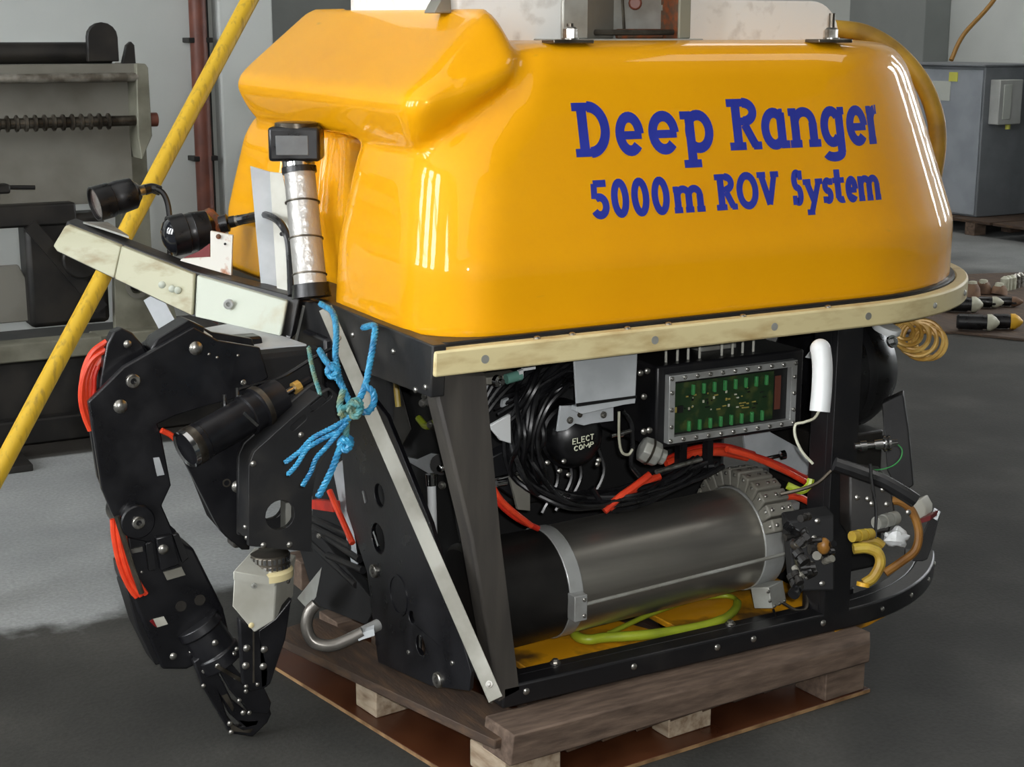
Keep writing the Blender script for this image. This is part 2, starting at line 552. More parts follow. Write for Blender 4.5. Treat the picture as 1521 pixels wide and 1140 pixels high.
def windowed_wall(name, axis, pos, a0, a1, wins, thick, wm='wall', z1=5.4, zw=(1.1, 4.6), n0=1):
    """wall with tall window openings; axis 'x': wall plane x = pos running along y; axis 'y' the other way"""
    mb = MB()
    def seg(b0, b1, z0, z1_):
        if b1 - b0 < 1e-4:
            return
        if axis == 'x':
            mb.span((pos, b0, z0), (pos + thick, b1, z1_))
        else:
            mb.span((b0, pos, z0), (b1, pos + thick, z1_))
    cur = a0
    for b0, b1 in wins:
        seg(cur, b0, 0, z1)
        seg(b0, b1, 0, zw[0])
        seg(b0, b1, zw[1], z1)
        cur = b1
    seg(cur, a1, 0, z1)
    struct(mb.build(name, M[wm]))
    for i, (b0, b1) in enumerate(wins):
        fr = MB()
        def bx(p0, p1, z0, z1_, d0, d1):
            if axis == 'x':
                fr.span((pos + d0, p0, z0), (pos + d1, p1, z1_))
            else:
                fr.span((p0, pos + d0, z0), (p1, pos + d1, z1_))
        m = thick * 0.5
        nx, nz_ = 3, 4
        for k in range(nx + 1):
            p = b0 + (b1 - b0) * k / nx
            p = min(max(p, b0 + 0.04), b1 - 0.04)
            bx(p - 0.035, p + 0.035, zw[0], zw[1], m - 0.03, m + 0.03)
        for k in range(nz_ + 1):
            q = zw[0] + (zw[1] - zw[0]) * k / nz_
            q = min(max(q, zw[0] + 0.04), zw[1] - 0.04)
            bx(b0, b1, q - 0.035, q + 0.035, m - 0.03, m + 0.03)
        wn = struct(fr.build('window_%d' % (n0 + i), M['win_frame']))
        pn = MB()
        mm = thick * 0.5
        if axis == 'x':
            pn.span((pos + mm - 0.006, b0, zw[0]), (pos + mm + 0.006, b1, zw[1]))
        else:
            pn.span((b0, pos + mm - 0.006, zw[0]), (b1, pos + mm + 0.006, zw[1]))
        pn.build('window_pane', M['daylight'], wn)

windowed_wall('wall_west', 'x', -7.0, -9.2, 5.0, [(-4.6, -3.6), (-1.5, -0.5), (0.1, 1.1), (1.9, 2.7)], -0.2, n0=1, zw=(1.5, 5.0))
windowed_wall('wall_right', 'x', 8.6, -9.2, 12.2, [(1.2, 1.8), (2.5, 3.1), (3.8, 4.3)], 0.2, n0=5, zw=(0.9, 3.9))
windowed_wall('wall_front', 'y', -9.0, -7.2, 8.8, [], -0.2, 'wall_front', n0=8)

# ------------------------------------------------------------------ wall pipe and background
def wall_pipe():
    t = thing('wall_pipe', 'red-brown painted vertical pipe on the pale wall behind the yellow pole', 'pipe', (0.99, 4.93, 0))
    MB().cyl((0.985, 4.93, 0.0), (0.985, 4.93, 5.4), 0.042, n=16).build('pipe_run', M['pipe'], t)
    MB().cyl((1.036, 4.955, 0.0), (1.036, 4.955, 5.4), 0.011, n=8).build('conduit', M['mach_dark'], t)
    for z in (0.9, 1.473, 2.6, 3.8):
        MB().span((0.925, 4.90, z - 0.012), (1.05, 5.0, z + 0.012)).build('pipe_clamp', M['mach_dark'], t, bevel=0.003)
wall_pipe()

def machine():
    t = thing('rolling_machine', 'old grey sheet rolling machine with black roller and threaded shaft by the wall', 'machine', (-0.9, 3.6, 0))
    Y0 = 3.4
    MB().cyl((-2.4, Y0 + .05, 1.432), (0.16, Y0 + .05, 1.432), 0.04, n=20).build('roller', M['mach_dark'], t)
    def plate(name, pts, y0, y1, m, bevel=0.004, holes=()):
        return MB().prism([(p[0], y0, p[1]) for p in pts], (0, y1 - y0, 0), [[(q[0], y0, q[1]) for q in h] for h in holes]).build(name, m, t, bevel=bevel)
    g = [(0.055, 1.40)] + [(0.115 + 0.058 * math.cos(a), 1.49 + 0.055 * math.sin(a)) for a in [PI * k / 8 for k in range(8, -1, -1)]] + [(0.173, 1.40)]
    plate('roller_guard', g, Y0 - 0.02, Y0 + 0.01, M['mach_dark'])
    plate('roller_guard', [(0.185, 1.385), (0.207, 1.46), (0.225, 1.475), (0.238, 1.46), (0.24, 1.385)], Y0 - 0.01, Y0 + 0.02, M['mach_dark'])
    MB().span((-2.4, Y0 - .03, 1.352), (0.235, Y0 + .05, 1.392)).build('cross_beam', M['mach'], t, bevel=0.004)
    MB().cyl((-2.4, Y0 - .045, 1.342), (0.232, Y0 - .045, 1.342), 0.017, n=12).build('guide_rod', M['mach_rod'], t)
    plate('side_plate', [(0.225, 1.392), (0.262, 1.392), (0.272, 1.376), (0.274, 1.12), (0.23, 1.03), (0.218, 1.12)], Y0 - 0.06, Y0 + 0.25, M['mach_light'])
    plate('side_plate', [(0.2, 1.08), (0.30, 1.08), (0.30, 0.2), (0.16, 0.2)], Y0 + 0.12, Y0 + 0.22, M['mach_light'])
    sh = MB().cyl((-2.4, Y0 - .03, 1.178), (0.27, Y0 - .03, 1.178), 0.02, n=12)
    for k in range(60):
        x = -1.9 + k * 0.034
        sh.lathe((x, Y0 - .03, 1.178), (1, 0, 0), [(0, 0.02), (0.006, 0.031), (0.014, 0.031), (0.02, 0.02)], 12)
    sh.build('threaded_shaft', M['mach_steel'], t)
    MB().cyl((0.272, Y0 - .03, 1.18), (0.305, Y0 - .03, 1.18), 0.027, n=14).build('shaft_nut', M['pipe'], t, bevel=0.003)
    MB().span((-2.4, Y0 + .06, 0.86), (0.222, Y0 + .12, 1.352)).build('back_panel', M['mach'], t)
    MB().span((-2.4, Y0 - .01, 0.79), (-0.02, Y0 + .1, 0.875)).build('bed_rail', M['mach_dark'], t, bevel=0.01)
    MB().span((-0.215, Y0 + .0, 0.40), (0.09, Y0 + .14, 0.83)).build('gear_case', M['mach_dark'], t, bevel=0.02)
    MB().cyl((-0.02, Y0 - .06, 0.66), (-0.02, Y0 + .02, 0.66), 0.075, n=20).build('hand_wheel', M['mach_dark'], t, bevel=0.008)
    MB().bar((-0.2, Y0 - .02, 0.80), (0.05, Y0 - .02, 0.46), 0.03, 0.05).build('link_arm', M['mach_dark'], t)
    plate('panel', [(-0.62, 0.64), (-0.235, 0.64), (-0.2, 0.56), (0.02, 0.46), (0.02, 0.42), (-0.62, 0.42)], Y0 + 0.06, Y0 + 0.09, M['mach'])
    MB().bar((-0.16, Y0 + .03, 0.57), (-0.05, Y0 + .03, 0.46), 0.01, 0.012).build('drag_rod', M['mach_dark'], t)
    MB().bar((-0.17, Y0 + .03, 0.58), (-0.17, Y0 + .03, 0.44), 0.01, 0.012).build('drag_rod', M['mach_dark'], t)
    hole = [(0.195 + 0.028 * math.cos(a), 0.535 + 0.028 * math.sin(a)) for a in [2 * PI * k / 14 for k in range(14)]]
    plate('leg_plate', [(0.11, 0.62), (0.30, 0.62), (0.355, 0.36), (0.10, 0.36)], Y0 - .02, Y0 + 0.02, M['mach_light'], holes=[hole])
    o = MB().lathe((0.195, Y0 - .03, 0.535), (0, 1, 0), [(0, 0.03), (0, 0.046), (0.02, 0.046), (0.02, 0.03)], 18, caps=False).build('bearing_ring', M['mach'], t)
    MB().cyl((0.195, Y0 - .01, 0.535), (0.195, Y0 + .04, 0.535), 0.02, n=12).build('pin', M['mach_dark'], t)
    MB().span((-2.4, Y0 - .2, 0.315), (0.0, Y0 - .1, 0.385)).build('foot_beam', M['mach_light'], t, bevel=0.006)
    MB().span((0.0, Y0 - .1, 0.30), (0.42, Y0 - .0, 0.372)).build('foot_beam', M['mach_light'], t, bevel=0.006)
    MB().span((-2.4, Y0 - .16, 0.0), (0.6, Y0 + .5, 0.31)).build('base_block', M['mach_dark'], t, bevel=0.01)
    MB().span((-2.4, Y0 - .22, 0.0), (0.7, Y0 - .16, 0.1)).build('base_rail', M['mach_dark'], t, bevel=0.01)
machine()

def vise():
    t = thing('bench_vise', 'dark iron vise on a post in front of the grey machine', 'vise', (-0.5, 2.95, 0))
    c = Vector((-0.46, 2.95, 0.98))
    MB().span((-0.62, 2.9, 0.995), (-0.388, 3.0, 1.018)).build('jaw', M['mach_dark'], t, bevel=0.005)
    MB().span((-0.62, 2.9, 0.945), (-0.39, 3.0, 0.97)).build('jaw', M['mach_dark'], t, bevel=0.005)
    MB().span((-0.62, 2.92, 0.965), (-0.35, 2.98, 0.998)).build('vise_body', M['mach_dark'], t, bevel=0.008)
    MB().cyl((-0.36, 2.95, 0.985), (-0.262, 2.95, 0.980), 0.008, n=10).build('handle', M['mach_dark'], t)
    MB().span((-0.52, 2.92, 0.02), (-0.46, 2.98, 0.95)).build('post', M['mach_dark'], t, bevel=0.004)
    MB().span((-0.62, 2.82, 0.0), (-0.36, 3.08, 0.025)).build('base_plate', M['mach_dark'], t, bevel=0.004)
vise()

# long yellow pole leaning up past the vehicle
pole_a, pole_b = Vector((-0.677, 1.623, 0.363)), Vector((0.254, 2.13, 1.606))
pd_ = (pole_b - pole_a)
p_lo = pole_a - pd_ * ((0.363 - 0.02) / pd_.z)
p_hi = pole_a + pd_ * ((5.35 - 0.363) / pd_.z)
tag(MB().cyl(p_lo, p_hi, 0.0245, 0.029, n=20).build('yellow_pole', M['pole'], bevel=0.004),
    'long scuffed yellow pole leaning steeply in front of the grey machine', 'pole')

# electrical cabinets by the far wall
def cabinet_pallet(name, x0, x1, y0, y1, label):
    t = thing(name, label, 'pallet', ((x0 + x1) / 2, (y0 + y1) / 2, 0))
    n = 5
    for k in range(n):
        ya = y0 + (y1 - y0) * k / n
        MB().span((x0, ya + .01, 0.095), (x1, ya + (y1 - y0) / n - .02, 0.118)).build('deck_plank', M['wood_dark'], t, bevel=0.003)
    for k in range(3):
        ya = y0 + (y1 - y0 - .1) * k / 2
        for j in range(3):
            xa = x0 + (x1 - x0 - .12) * j / 2
            MB().span((xa, ya, 0.0), (xa + .12, ya + .1, 0.095)).build('pallet_block', M['wood'], t, bevel=0.003)

def cabinets():
    cabinet_pallet('cabinet_pallet', 7.36, 8.25, 5.0, 7.1, 'dark timber pallet carrying the grey electrical cabinet')
    t = thing('electrical_cabinet', 'grey steel electrical cabinet with paper notice standing on a dark pallet', 'cabinet', (7.85, 6.6, 0.12))
    MB().span((7.5, 6.13, 0.12), (8.2, 7.2, 1.262)).build('cabinet_body', M['cabinet_dark'], t, bevel=0.008)
    MB().span((7.488, 6.145, 0.135), (7.5, 7.19, 1.235)).build('door', M['cabinet'], t, bevel=0.004)
    MB().span((7.47, 6.11, 1.262), (8.22, 7.22, 1.278)).build('top_plate', M['cabinet_dark'], t, bevel=0.004)
    MB().span((7.483, 6.47, 0.995), (7.488, 6.665, 1.145)).build('paper_notice', M['paper'], t)
    MB().span((7.482, 6.40, 1.145), (7.488, 6.49, 1.215)).build('sticker', M['sticker'], t)
    b = MB().span((7.56, 6.03, 0.83), (7.80, 6.13, 1.165)).build('switch_box', M['cabinet_white'], t, bevel=0.006)
    MB().span((7.60, 6.022, 0.87), (7.68, 6.03, 1.13)).build('box_door', M['paper'], b, bevel=0.003)
    MB().cyl((7.72, 6.08, 0.79), (7.72, 6.08, 0.83), 0.02, n=12).build('cable_gland', M['sticker'], b)
    t2 = thing('switchboard', 'light grey switchboard with dark gaps beside the electrical cabinet', 'cabinet', (7.9, 5.5, 0.12))
    MB().span((7.62, 5.15, 0.12), (8.2, 5.72, 1.75)).build('cabinet_body', M['cabinet_dark'], t2, bevel=0.008)
    for z0, z1 in ((0.14, 0.62), (0.65, 0.80), (0.83, 1.22), (1.25, 1.72)):
        MB().span((7.60, 5.17, z0), (7.62, 5.70, z1)).build('panel', M['cabinet_white'], t2, bevel=0.004)
    MB().span((7.585, 5.60, 0.98), (7.60, 5.66, 1.06)).build('handle', M['alu_dull'], t2, bevel=0.003)
    tag(MB().tube([(7.75, 6.75, 1.299), (7.9, 6.78, 1.5), (8.2, 6.75, 1.8), (8.5, 6.74, 2.3), (8.56, 6.74, 3.2)], 0.018, 8).build('power_cable', M['cable_orange']),
        'ochre power cable rising from the grey cabinet top along the wall', 'cable')
cabinets()

# connectors lying on the floor
def debris():
    tag(MB().prism([(4.069,3.284,0),(4.341,3.133,0),(4.496,2.823,0),(5.303,3.201,0),(6.206,4.425,0),(5.667,4.594,0)], (0, 0, 0.014)).build('hardboard_sheet', M['wood_dark'], bevel=0.003),
        'dark brown hardboard sheet on the floor under the connectors', 'board')
    lab = 'black cable connector with %s on the hardboard sheet'
    specs = [((4.821,3.507,0.05), 'offwhite', 0.040, 'a plain white cap', 1.0),
             ((5.019,3.547,0.05), 'offwhite', 0.030, 'a white cap, middle of the back row', 0.5),
             ((5.148,3.527,0.05), 'cork', 0.026, 'a small brown cap', 0.5),
             ((4.488,3.068,0.05), 'offwhite', 0.040, 'a slotted white cap', 1.0),
             ((4.622,3.037,0.05), 'yellow_cap', 0.038, 'a slotted yellow cap', .6)]
    for c, m, r, w_, L_ in specs:
        c = Vector((c[0], c[1], 0.014 + r + 0.004))
        ax = Vector((-0.28, -0.96, 0)).normalized()
        sd = Vector((0.75, -0.66, 0)).normalized()
        t = thing('cable_connector', lab % w_, 'connector', (c.x, c.y, 0.014), 'connectors on the hardboard sheet')
        MB().lathe(c - sd * 0.15 * L_, sd, [(0, r * .8), (0.01, r), (0.13 * L_, r), (0.13 * L_, r * .9), (0.15 * L_, r * .9)], 18).build('body', M['rubber'], t)
        cp = MB().lathe(c, sd, [(0, r * 1.08), (0.022, r * 1.08), (0.045, r * .7), (0.062, r * .2)], 18).build('cap', M[m], t)
        MB().bar(c + sd * 0.05 + Vector((0, 0, -r * .15)), c + sd * 0.012 + Vector((-.03, -.02, -r * .15)), 0.012, 0.012).build('slot', M['chip'], cp)
    for i, (c, h, w_) in enumerate([((5.216,3.892,0.014), .075, 'stubby, beside the cream bumper rail'), ((5.342,3.931,0.014), .07, 'leaning, second from the cream bumper rail'), ((5.406,3.868,0.014), .055, 'low, nearest the white plug row')]):
        c = Vector((c[0], c[1], 0.014))
        t = thing('brown_plug', 'brown rubber plug standing behind the connectors, ' + w_, 'plug', c, 'brown plugs behind the connectors')
        MB().lathe(c, (0.1 * i, 0.05, 1), [(0, .05), (h * .6, .045), (h, .03)], 14).build('plug_body', M['cork'], t)
        MB().lathe(c + Vector((0, 0, h)), (0.1 * i, 0.05, 1), [(-.01, .028), (.012, .024), (.016, .012)], 12).build('plug_tip', M['offwhite'], t)
    PLUGS = [(5.545,3.959,0.014),(5.581,3.967,0.014),(5.621,3.973,0.014),(5.681,3.998,0.014),(5.741,4.023,0.014)]
    for i in range(5):
        c = Vector(PLUGS[i])
        tag(MB().lathe(c, (0, 0, 1), [(0, .026), (.07, .026), (.075, .02), (.085, .008)], 12).build('white_plug', M['offwhite'] if i < 3 else M['steel']),
            ['off-white upright plug at the brown plug end of its row', 'off-white upright plug, second in its row from the brown plugs', 'off-white upright plug in the middle of its row',
             'shiny steel plug next to the off-white plugs', 'shiny steel plug at the row end away from the brown plugs'][i], 'plug', 'row of small plugs on the board')
debris()

# ------------------------------------------------------------------ pallet and plywood under the vehicle
MB_ply = MB().prism([(-0.092, -0.125, 0.002), (0.93, -0.047, 0.002), (0.87, 0.95, 0.002), (-0.27, 0.95, 0.002)], (0, 0, 0.009))
ply = tag(MB_ply.build('plywood_sheet', M['plywood'], bevel=0.001), 'thin wet red-brown plywood sheet on the floor under the wooden pallet', 'board')
MB().prism([(-0.0925, -0.1258, 0.0015), (0.9305, -0.0478, 0.0015), (0.9303, -0.0465, 0.0015), (-0.0905, -0.1245, 0.0015)], (0, 0, 0.0085)).build('cut_edge', M['plywood_edge'], ply)
MB().prism([(-0.0925, -0.1258, 0.0015), (-0.0912, -0.1250, 0.0015), (-0.2692, 0.95, 0.0015), (-0.2708, 0.95, 0.0015)], (0, 0, 0.0085)).build('cut_edge', M['plywood_edge'], ply)

def pallet():
    t = thing('wooden_pallet', 'weathered wooden pallet carrying the yellow underwater vehicle', 'pallet', (0.4, 0.35, 0.011))
    u = Vector((math.cos(0.077), math.sin(0.077), 0))
    R = Matrix.Rotation(0.077, 3, 'Z')
    # near skid timber, split chip at its front end
    MB().prism([(-0.055, -0.093, 0.071), (0.912, -0.062, 0.085), (0.912, -0.062, 0.135), (0.93, -0.04, 0.149), (-0.05, -0.098, 0.1405)],
               (-0.008, 0.105, 0.0)).build('stringer', M['wood'], t, bevel=0.004)
    MB().span((-0.05, 0.5, 0.071), (0.9, 0.6, 0.149)).build('stringer', M['wood'], t, bevel=0.004)
    MB().span((-0.05, 1.05, 0.071), (0.9, 1.15, 0.149)).build('stringer', M['wood'], t, bevel=0.004)
    # front deck plank, a little askew
    MB().prism([(-0.268, 0.70, 0.098), (-0.071, -0.06, 0.098), (0.055, -0.045, 0.098), (-0.13, 0.74, 0.098)], (0, 0, 0.021)).build('deck_plank', M['wood_dark'], t, bevel=0.003)
    for k, x in enumerate((0.13, 0.32, 0.52, 0.70)):
        MB().prism([(x, 0.02, 0.049), (x + .12, 0.028, 0.049), (x + .06, 1.15, 0.049), (x - .06, 1.15, 0.049)], (0, 0, 0.021)).build('deck_plank', M['wood_dark'], t, bevel=0.003)
    def block(c, sx, sy, z0, z1, m, rot=0.077):
        MB().box((c[0], c[1], (z0 + z1) / 2), (sx, sy, z1 - z0), Matrix.Rotation(rot, 3, 'Z')).build('pallet_block', m, t, bevel=0.003)
    block((-0.075, 0.415), 0.15, 0.09, 0.011, 0.098, M['wood_pale'], 0.12)
    block((0.01, 0.002), 0.14, 0.13, 0.011, 0.071, M['wood_pale'], 0.1)
    block((0.425, -0.005), 0.12, 0.06, 0.011, 0.071, M['wood_pale'])
    block((0.848, 0.0), 0.125, 0.1, 0.011, 0.08, M['wood'])
    block((0.0, 0.85), 0.12, 0.1, 0.011, 0.071, M['wood'])
    block((0.42, 0.55), 0.12, 0.1, 0.011, 0.049, M['wood'])
    block((0.84, 0.55), 0.12, 0.1, 0.011, 0.071, M['wood'])
    block((0.42, 1.1), 0.12, 0.1, 0.011, 0.049, M['wood'])
    block((0.84, 1.1), 0.12, 0.1, 0.011, 0.071, M['wood'])
    # splintered underside
    rr = random.Random(3)
    for k in range(7):
        x = 0.1 + 0.09 * k
        MB().prism([(x, -0.058 + .006 * k, .05), (x + .1, -0.05 + .006 * k, .055), (x + .1, 0.02 + .006 * k, .055), (x, 0.012, .05)], (0, 0.0, 0.018 + rr.random() * .006)).build('broken_slat', M['wood_dark'], t, bevel=0.002)
    return t
pallet()

# ------------------------------------------------------------------ the underwater vehicle
ROV = thing('underwater_vehicle', 'yellow and black remotely operated underwater vehicle with two arms, standing on a wooden pallet', 'vehicle', (0.5, 0.6, 0.15))
W_ = 1.30

def plan_ring(xf, d, y0, y1, rf, rear, xr=0.9, n=10):
    """closed plan outline: front corners radius rf, rear arcs (or square end when rear is None)"""
    pts = []
    ya, yb = y0 + d, y1 - d
    def arc(cx, cy, r, a0, a1, m=n):
        for k in range(m + 1):
            a = a0 + (a1 - a0) * k / m
            pts.append((cx + r * math.cos(a), cy + r * math.sin(a)))
    arc(xf + rf, ya + rf, rf, PI, 1.5 * PI)
    if rear:
        r = rear - d
        arc(xr, ya + r, r, -0.5 * PI, 0, 16)
        arc(xr, yb - r, r, 0, 0.5 * PI, 16)
    else:
        arc(xr - .02, ya + .02, .02, -0.5 * PI, 0, 3)
        arc(xr - .02, yb - .02, .02, 0, 0.5 * PI, 3)
    arc(xf + rf, yb - rf, rf, 0.5 * PI, PI)
    return pts

def loft(mb, rings):
    n = len(rings[0])
    o = len(mb.v)
    for r in rings:
        mb.v += [tuple(p) for p in r]
    for i in range(len(rings) - 1):
        for k in range(n):
            k2 = (k + 1) % n
            mb.f.append((o + i * n + k, o + i * n + k2, o + (i + 1) * n + k2, o + (i + 1) * n + k))
    mb.f.append(tuple(o + k for k in range(n - 1, -1, -1)))
    mb.f.append(tuple(o + (len(rings) - 1) * n + k for k in range(n)))

def make_cover():
    mb = MB()
    lv = [(.912, -.05, .012), (1.062, -.05, .012), (1.085, -.05, .02), (1.28, -.02, .065), (1.36, .03, .084), (1.43, .06, .102), (1.465, .08, .125), (1.482, .11, .160), (1.488, .15, .23)]
    loft(mb, [[(x, y, z) for x, y in plan_ring(xf, d, 0, W_, .08, .64, .9 - max(0.0, z - 1.085) * .16)] for z, xf, d in lv])
    for ya, yb in ((0, .64), (W_ - .50, W_)):
        rings = []
        for z, xf, dn in [(.912, -.165, .012), (1.062, -.163, .012), (1.085, -.160, .02), (1.25, -.128, .058), (1.285, -.112, .068), (1.36, -.04, .085), (1.43, .03, .103), (1.455, .055, .12), (1.478, .10, .155)]:
            i0, i1 = (dn, .03 + (z - .936) * .16) if ya == 0 else (.03 + (z - .936) * .06, dn)
            rings.append([(x, y, z) for x, y in plan_ring(xf, 0, ya + i0, yb - i1, (.155 if ya == 0 else .12), None, .5)])
        loft(mb, rings)
    # the overhanging nose
    c0 = [(-.167, .105, 1.377), (-.12, .155, 1.268), (.075, .068, 1.436), (.13, .26, 1.43), (.09, .235, 1.566)]
    c1 = [(-.167, 1.13, 1.392), (-.12, 1.09, 1.285), (.075, 1.25, 1.436), (.13, 1.1, 1.43), (.09, 1.20, 1.578)]
    bm = bmesh.new()
    for p in c0 + c1:
        bm.verts.new(p)
    bmesh.ops.convex_hull(bm, input=bm.verts)
    bmesh.ops.dissolve_limit(bm, angle_limit=0.12, verts=bm.verts, edges=bm.edges)
    bmesh.ops.bevel(bm, geom=bm.edges[:], offset=0.03, segments=4, profile=0.5, affect='EDGES')
    bm.verts.index_update()
    mb.add([v.co.copy() for v in bm.verts], [tuple(v.index for v in f.verts) for f in bm.faces])
    bm.free()
    raw = mb.build('float_cover', M['shell'], None, smooth=False)
    md = raw.modifiers.new('r', 'REMESH')
    md.mode = 'VOXEL'
    md.voxel_size = 0.011
    md.use_smooth_shade = True
    sm = raw.modifiers.new('s', 'SMOOTH')
    sm.factor = 0.5
    sm.iterations = 11
    dg = bpy.context.evaluated_depsgraph_get()
    me = bpy.data.meshes.new_from_object(raw.evaluated_get(dg))
    me.name = 'float_cover'
    bpy.data.objects.remove(raw)
    # keep the underside rim flat
    for v in me.vertices:
        v.co.z = max(0.9235, v.co.z)
    for p in me.polygons:
        p.use_smooth = True
    if not me.materials:
        me.materials.append(M['shell'])
    o = bpy.data.objects.new('float_cover', me)
    COL.objects.link(o)
    attach(o, ROV)
    o['label'] = 'glossy yellow fibreglass float cover with overhanging nose'
    return o
cover = make_cover()
_bv = BVHTree.FromPolygons([v.co.copy() for v in cover.data.vertices], [tuple(p.vertices) for p in cover.data.polygons])

# ---- lettering: slab-serif strokes laid on the side of the cover
def glyph(ch, w, H, xh, s, desc):
    """list of polylines (centre lines) with half widths, in a box 0..w by 0..H"""
    out = []
    sv = s * 0.72           # thinner horizontals
    def ln(pts, t=s):
        out.append((pts, t))
    def el(cx, cy, rx, ry, a0, a1, t=s, n=22):
        out.append(([(cx + rx * math.cos(math.radians(a0 + (a1 - a0) * k / n)), cy + ry * math.sin(math.radians(a0 + (a1 - a0) * k / n))) for k in range(n + 1)], t))
    def ser(x, y, l, r):
        ln([(x - l, y), (x + r, y)], sv)
    h, b = s / 2, sv / 2
    if ch == 'D':
        x = .26 * w
        ln([(x, b), (x, H - b)]); ser(x, b, .26 * w, .2 * w); ser(x, H - b, .26 * w, .2 * w)
        el(.42 * w, H / 2, .58 * w - h, H / 2 - b, -90, 90, s * .96); ln([(x, b), (.42 * w, b)], sv); ln([(x, H - b), (.42 * w, H - b)], sv)
    elif ch == 'R':
        x = .28 * w
        ln([(x, b), (x, H - b)]); ser(x, b, .28 * w, .24 * w); ser(x, H - b, .28 * w, .2 * w)
        el(.5 * w, .74 * H, .46 * w - h, .26 * H - b, -90, 90, s * .92); ln([(x, .48 * H + b), (.5 * w, .48 * H + b)], sv); ln([(x, H - b), (.5 * w, H - b)], sv)
        ln([(.52 * w, .5 * H), (.82 * w, b)], s * .9); ser(.86 * w, b, .12 * w, .16 * w)
    elif ch in '0O':
        el(w / 2, H / 2, w / 2 - h, H / 2 - b, 0, 360, s * .95, 30)
    elif ch == 'e':
        el(w / 2, xh / 2, w / 2 - h, xh / 2 - b, 0, 318, s * .95, 26); ln([(h, xh * .47), (w - h * .6, xh * .47)], sv)
    elif ch == 'p':
        x = .28 * w
        ln([(x, -desc + b), (x, xh - b)]); ser(x, -desc + b, .28 * w, .26 * w); ser(x, xh - b, .28 * w, .05 * w)
        el(.52 * w, xh / 2, .48 * w - h, xh / 2 - b, -140, 140, s * .95)
        el(.52 * w, xh / 2, .3 * w, xh / 2 - b, 130, 230, sv)
    elif ch == 'a':
        x = .74 * w
        ln([(x, b), (x, xh - b)]); ser(x, b, .05 * w, .26 * w); ser(x, xh - b, .05 * w, .08 * w)
        el(.48 * w, xh / 2, .48 * w - h, xh / 2 - b, 40, 320, s * .95)
    elif ch == 'g':
        x = .78 * w
        ln([(x, -desc * .45), (x, xh - b)]); ser(x, xh - b, .05 * w, .22 * w)
        el(.46 * w, xh / 2, .46 * w - h, xh / 2 - b, 40, 320, s * .95)
        el(.46 * w, -desc * .42, .32 * w, desc * .58 - b, 0, -165, s * .9)
    elif ch == 'n' or ch == 'h':
        x, x2 = .2 * w, .78 * w
        ln([(x, b), (x, xh - b)]); ser(x, b, .2 * w, .18 * w); ser(x, xh - b, .2 * w, .06 * w)
        ln([(x2, b), (x2, xh * .62)]); ser(x2, b, .18 * w, .22 * w)
        el((x + x2) / 2, xh * .6, (x2 - x) / 2, xh * .4 - b, 0, 170, s * .9)
    elif ch == 'm':
        xs = (.13 * w, .49 * w, .85 * w)
        for i, x in enumerate(xs):
            ln([(x, b), (x, xh * .66 if i else xh - b)]); ser(x, b, .13 * w, .14 * w)
        ser(xs[0], xh - b, .13 * w, .04 * w)
        for i in (0, 1):
            el((xs[i] + xs[i + 1]) / 2, xh * .62, (xs[1] - xs[0]) / 2, xh * .38 - b, 0, 170, s * .9)
    elif ch == 'r':
        x = .36 * w
        ln([(x, b), (x, xh - b)]); ser(x, b, .36 * w, .34 * w); ser(x, xh - b, .36 * w, .1 * w)
        el(.86 * w, xh * .58, .5 * w, xh * .42 - b, 95, 180, s * .9, 10); ln([(.84 * w, xh - b), (w, xh - b)], s * .9)
    elif ch == '5':
        ln([(.2 * w, H - b), (.9 * w, H - b)], sv * 1.15); ln([(.24 * w, H - b), (.2 * w, .52 * H)], s * .85)
        el(.46 * w, .32 * H, .54 * w - h, .32 * H - b, 125, -150, s * .95)
    elif ch == 'V':
        ln([(.2 * w, H - b), (.5 * w, h * .7)], s * .95); ln([(.8 * w, H - b), (.5 * w, h * .7)], s * .85)
        ser(.2 * w, H - b, .2 * w, .2 * w); ser(.8 * w, H - b, .18 * w, .2 * w)
    elif ch == 'y':
        ln([(.2 * w, xh - b), (.52 * w, h * .4)], s * .95); ln([(.8 * w, xh - b), (.34 * w, -desc + b)], s * .85)
        ser(.2 * w, xh - b, .2 * w, .2 * w); ser(.8 * w, xh - b, .18 * w, .2 * w); ser(.34 * w, -desc + b, .24 * w, .14 * w)
    elif ch in 'Ss':
        T = H if ch == 'S' else xh
        r = T / 4 - b * .5
        el(w / 2, T - b - r, w / 2 - h, r, 25, 270, s * .9); el(w / 2, b + r, w / 2 - h, r, 90, -155, s * .9)
        ln([(w - h * .8, T - b * .2), (w - h * .8, T * .72)], sv); ln([(h * .8, b * .2), (h * .8, T * .28)], sv)
    elif ch == 't':
        x = .4 * w
        ln([(x, h * 1.2), (x, H * .96)], s); ln([(0, xh - b), (.95 * w, xh - b)], sv)
        el(x + .3 * w, h * 1.3 + .04 * H, .3 * w, h * 1.3 + .04 * H - b, 180, 300, s * .9, 8)
    return out

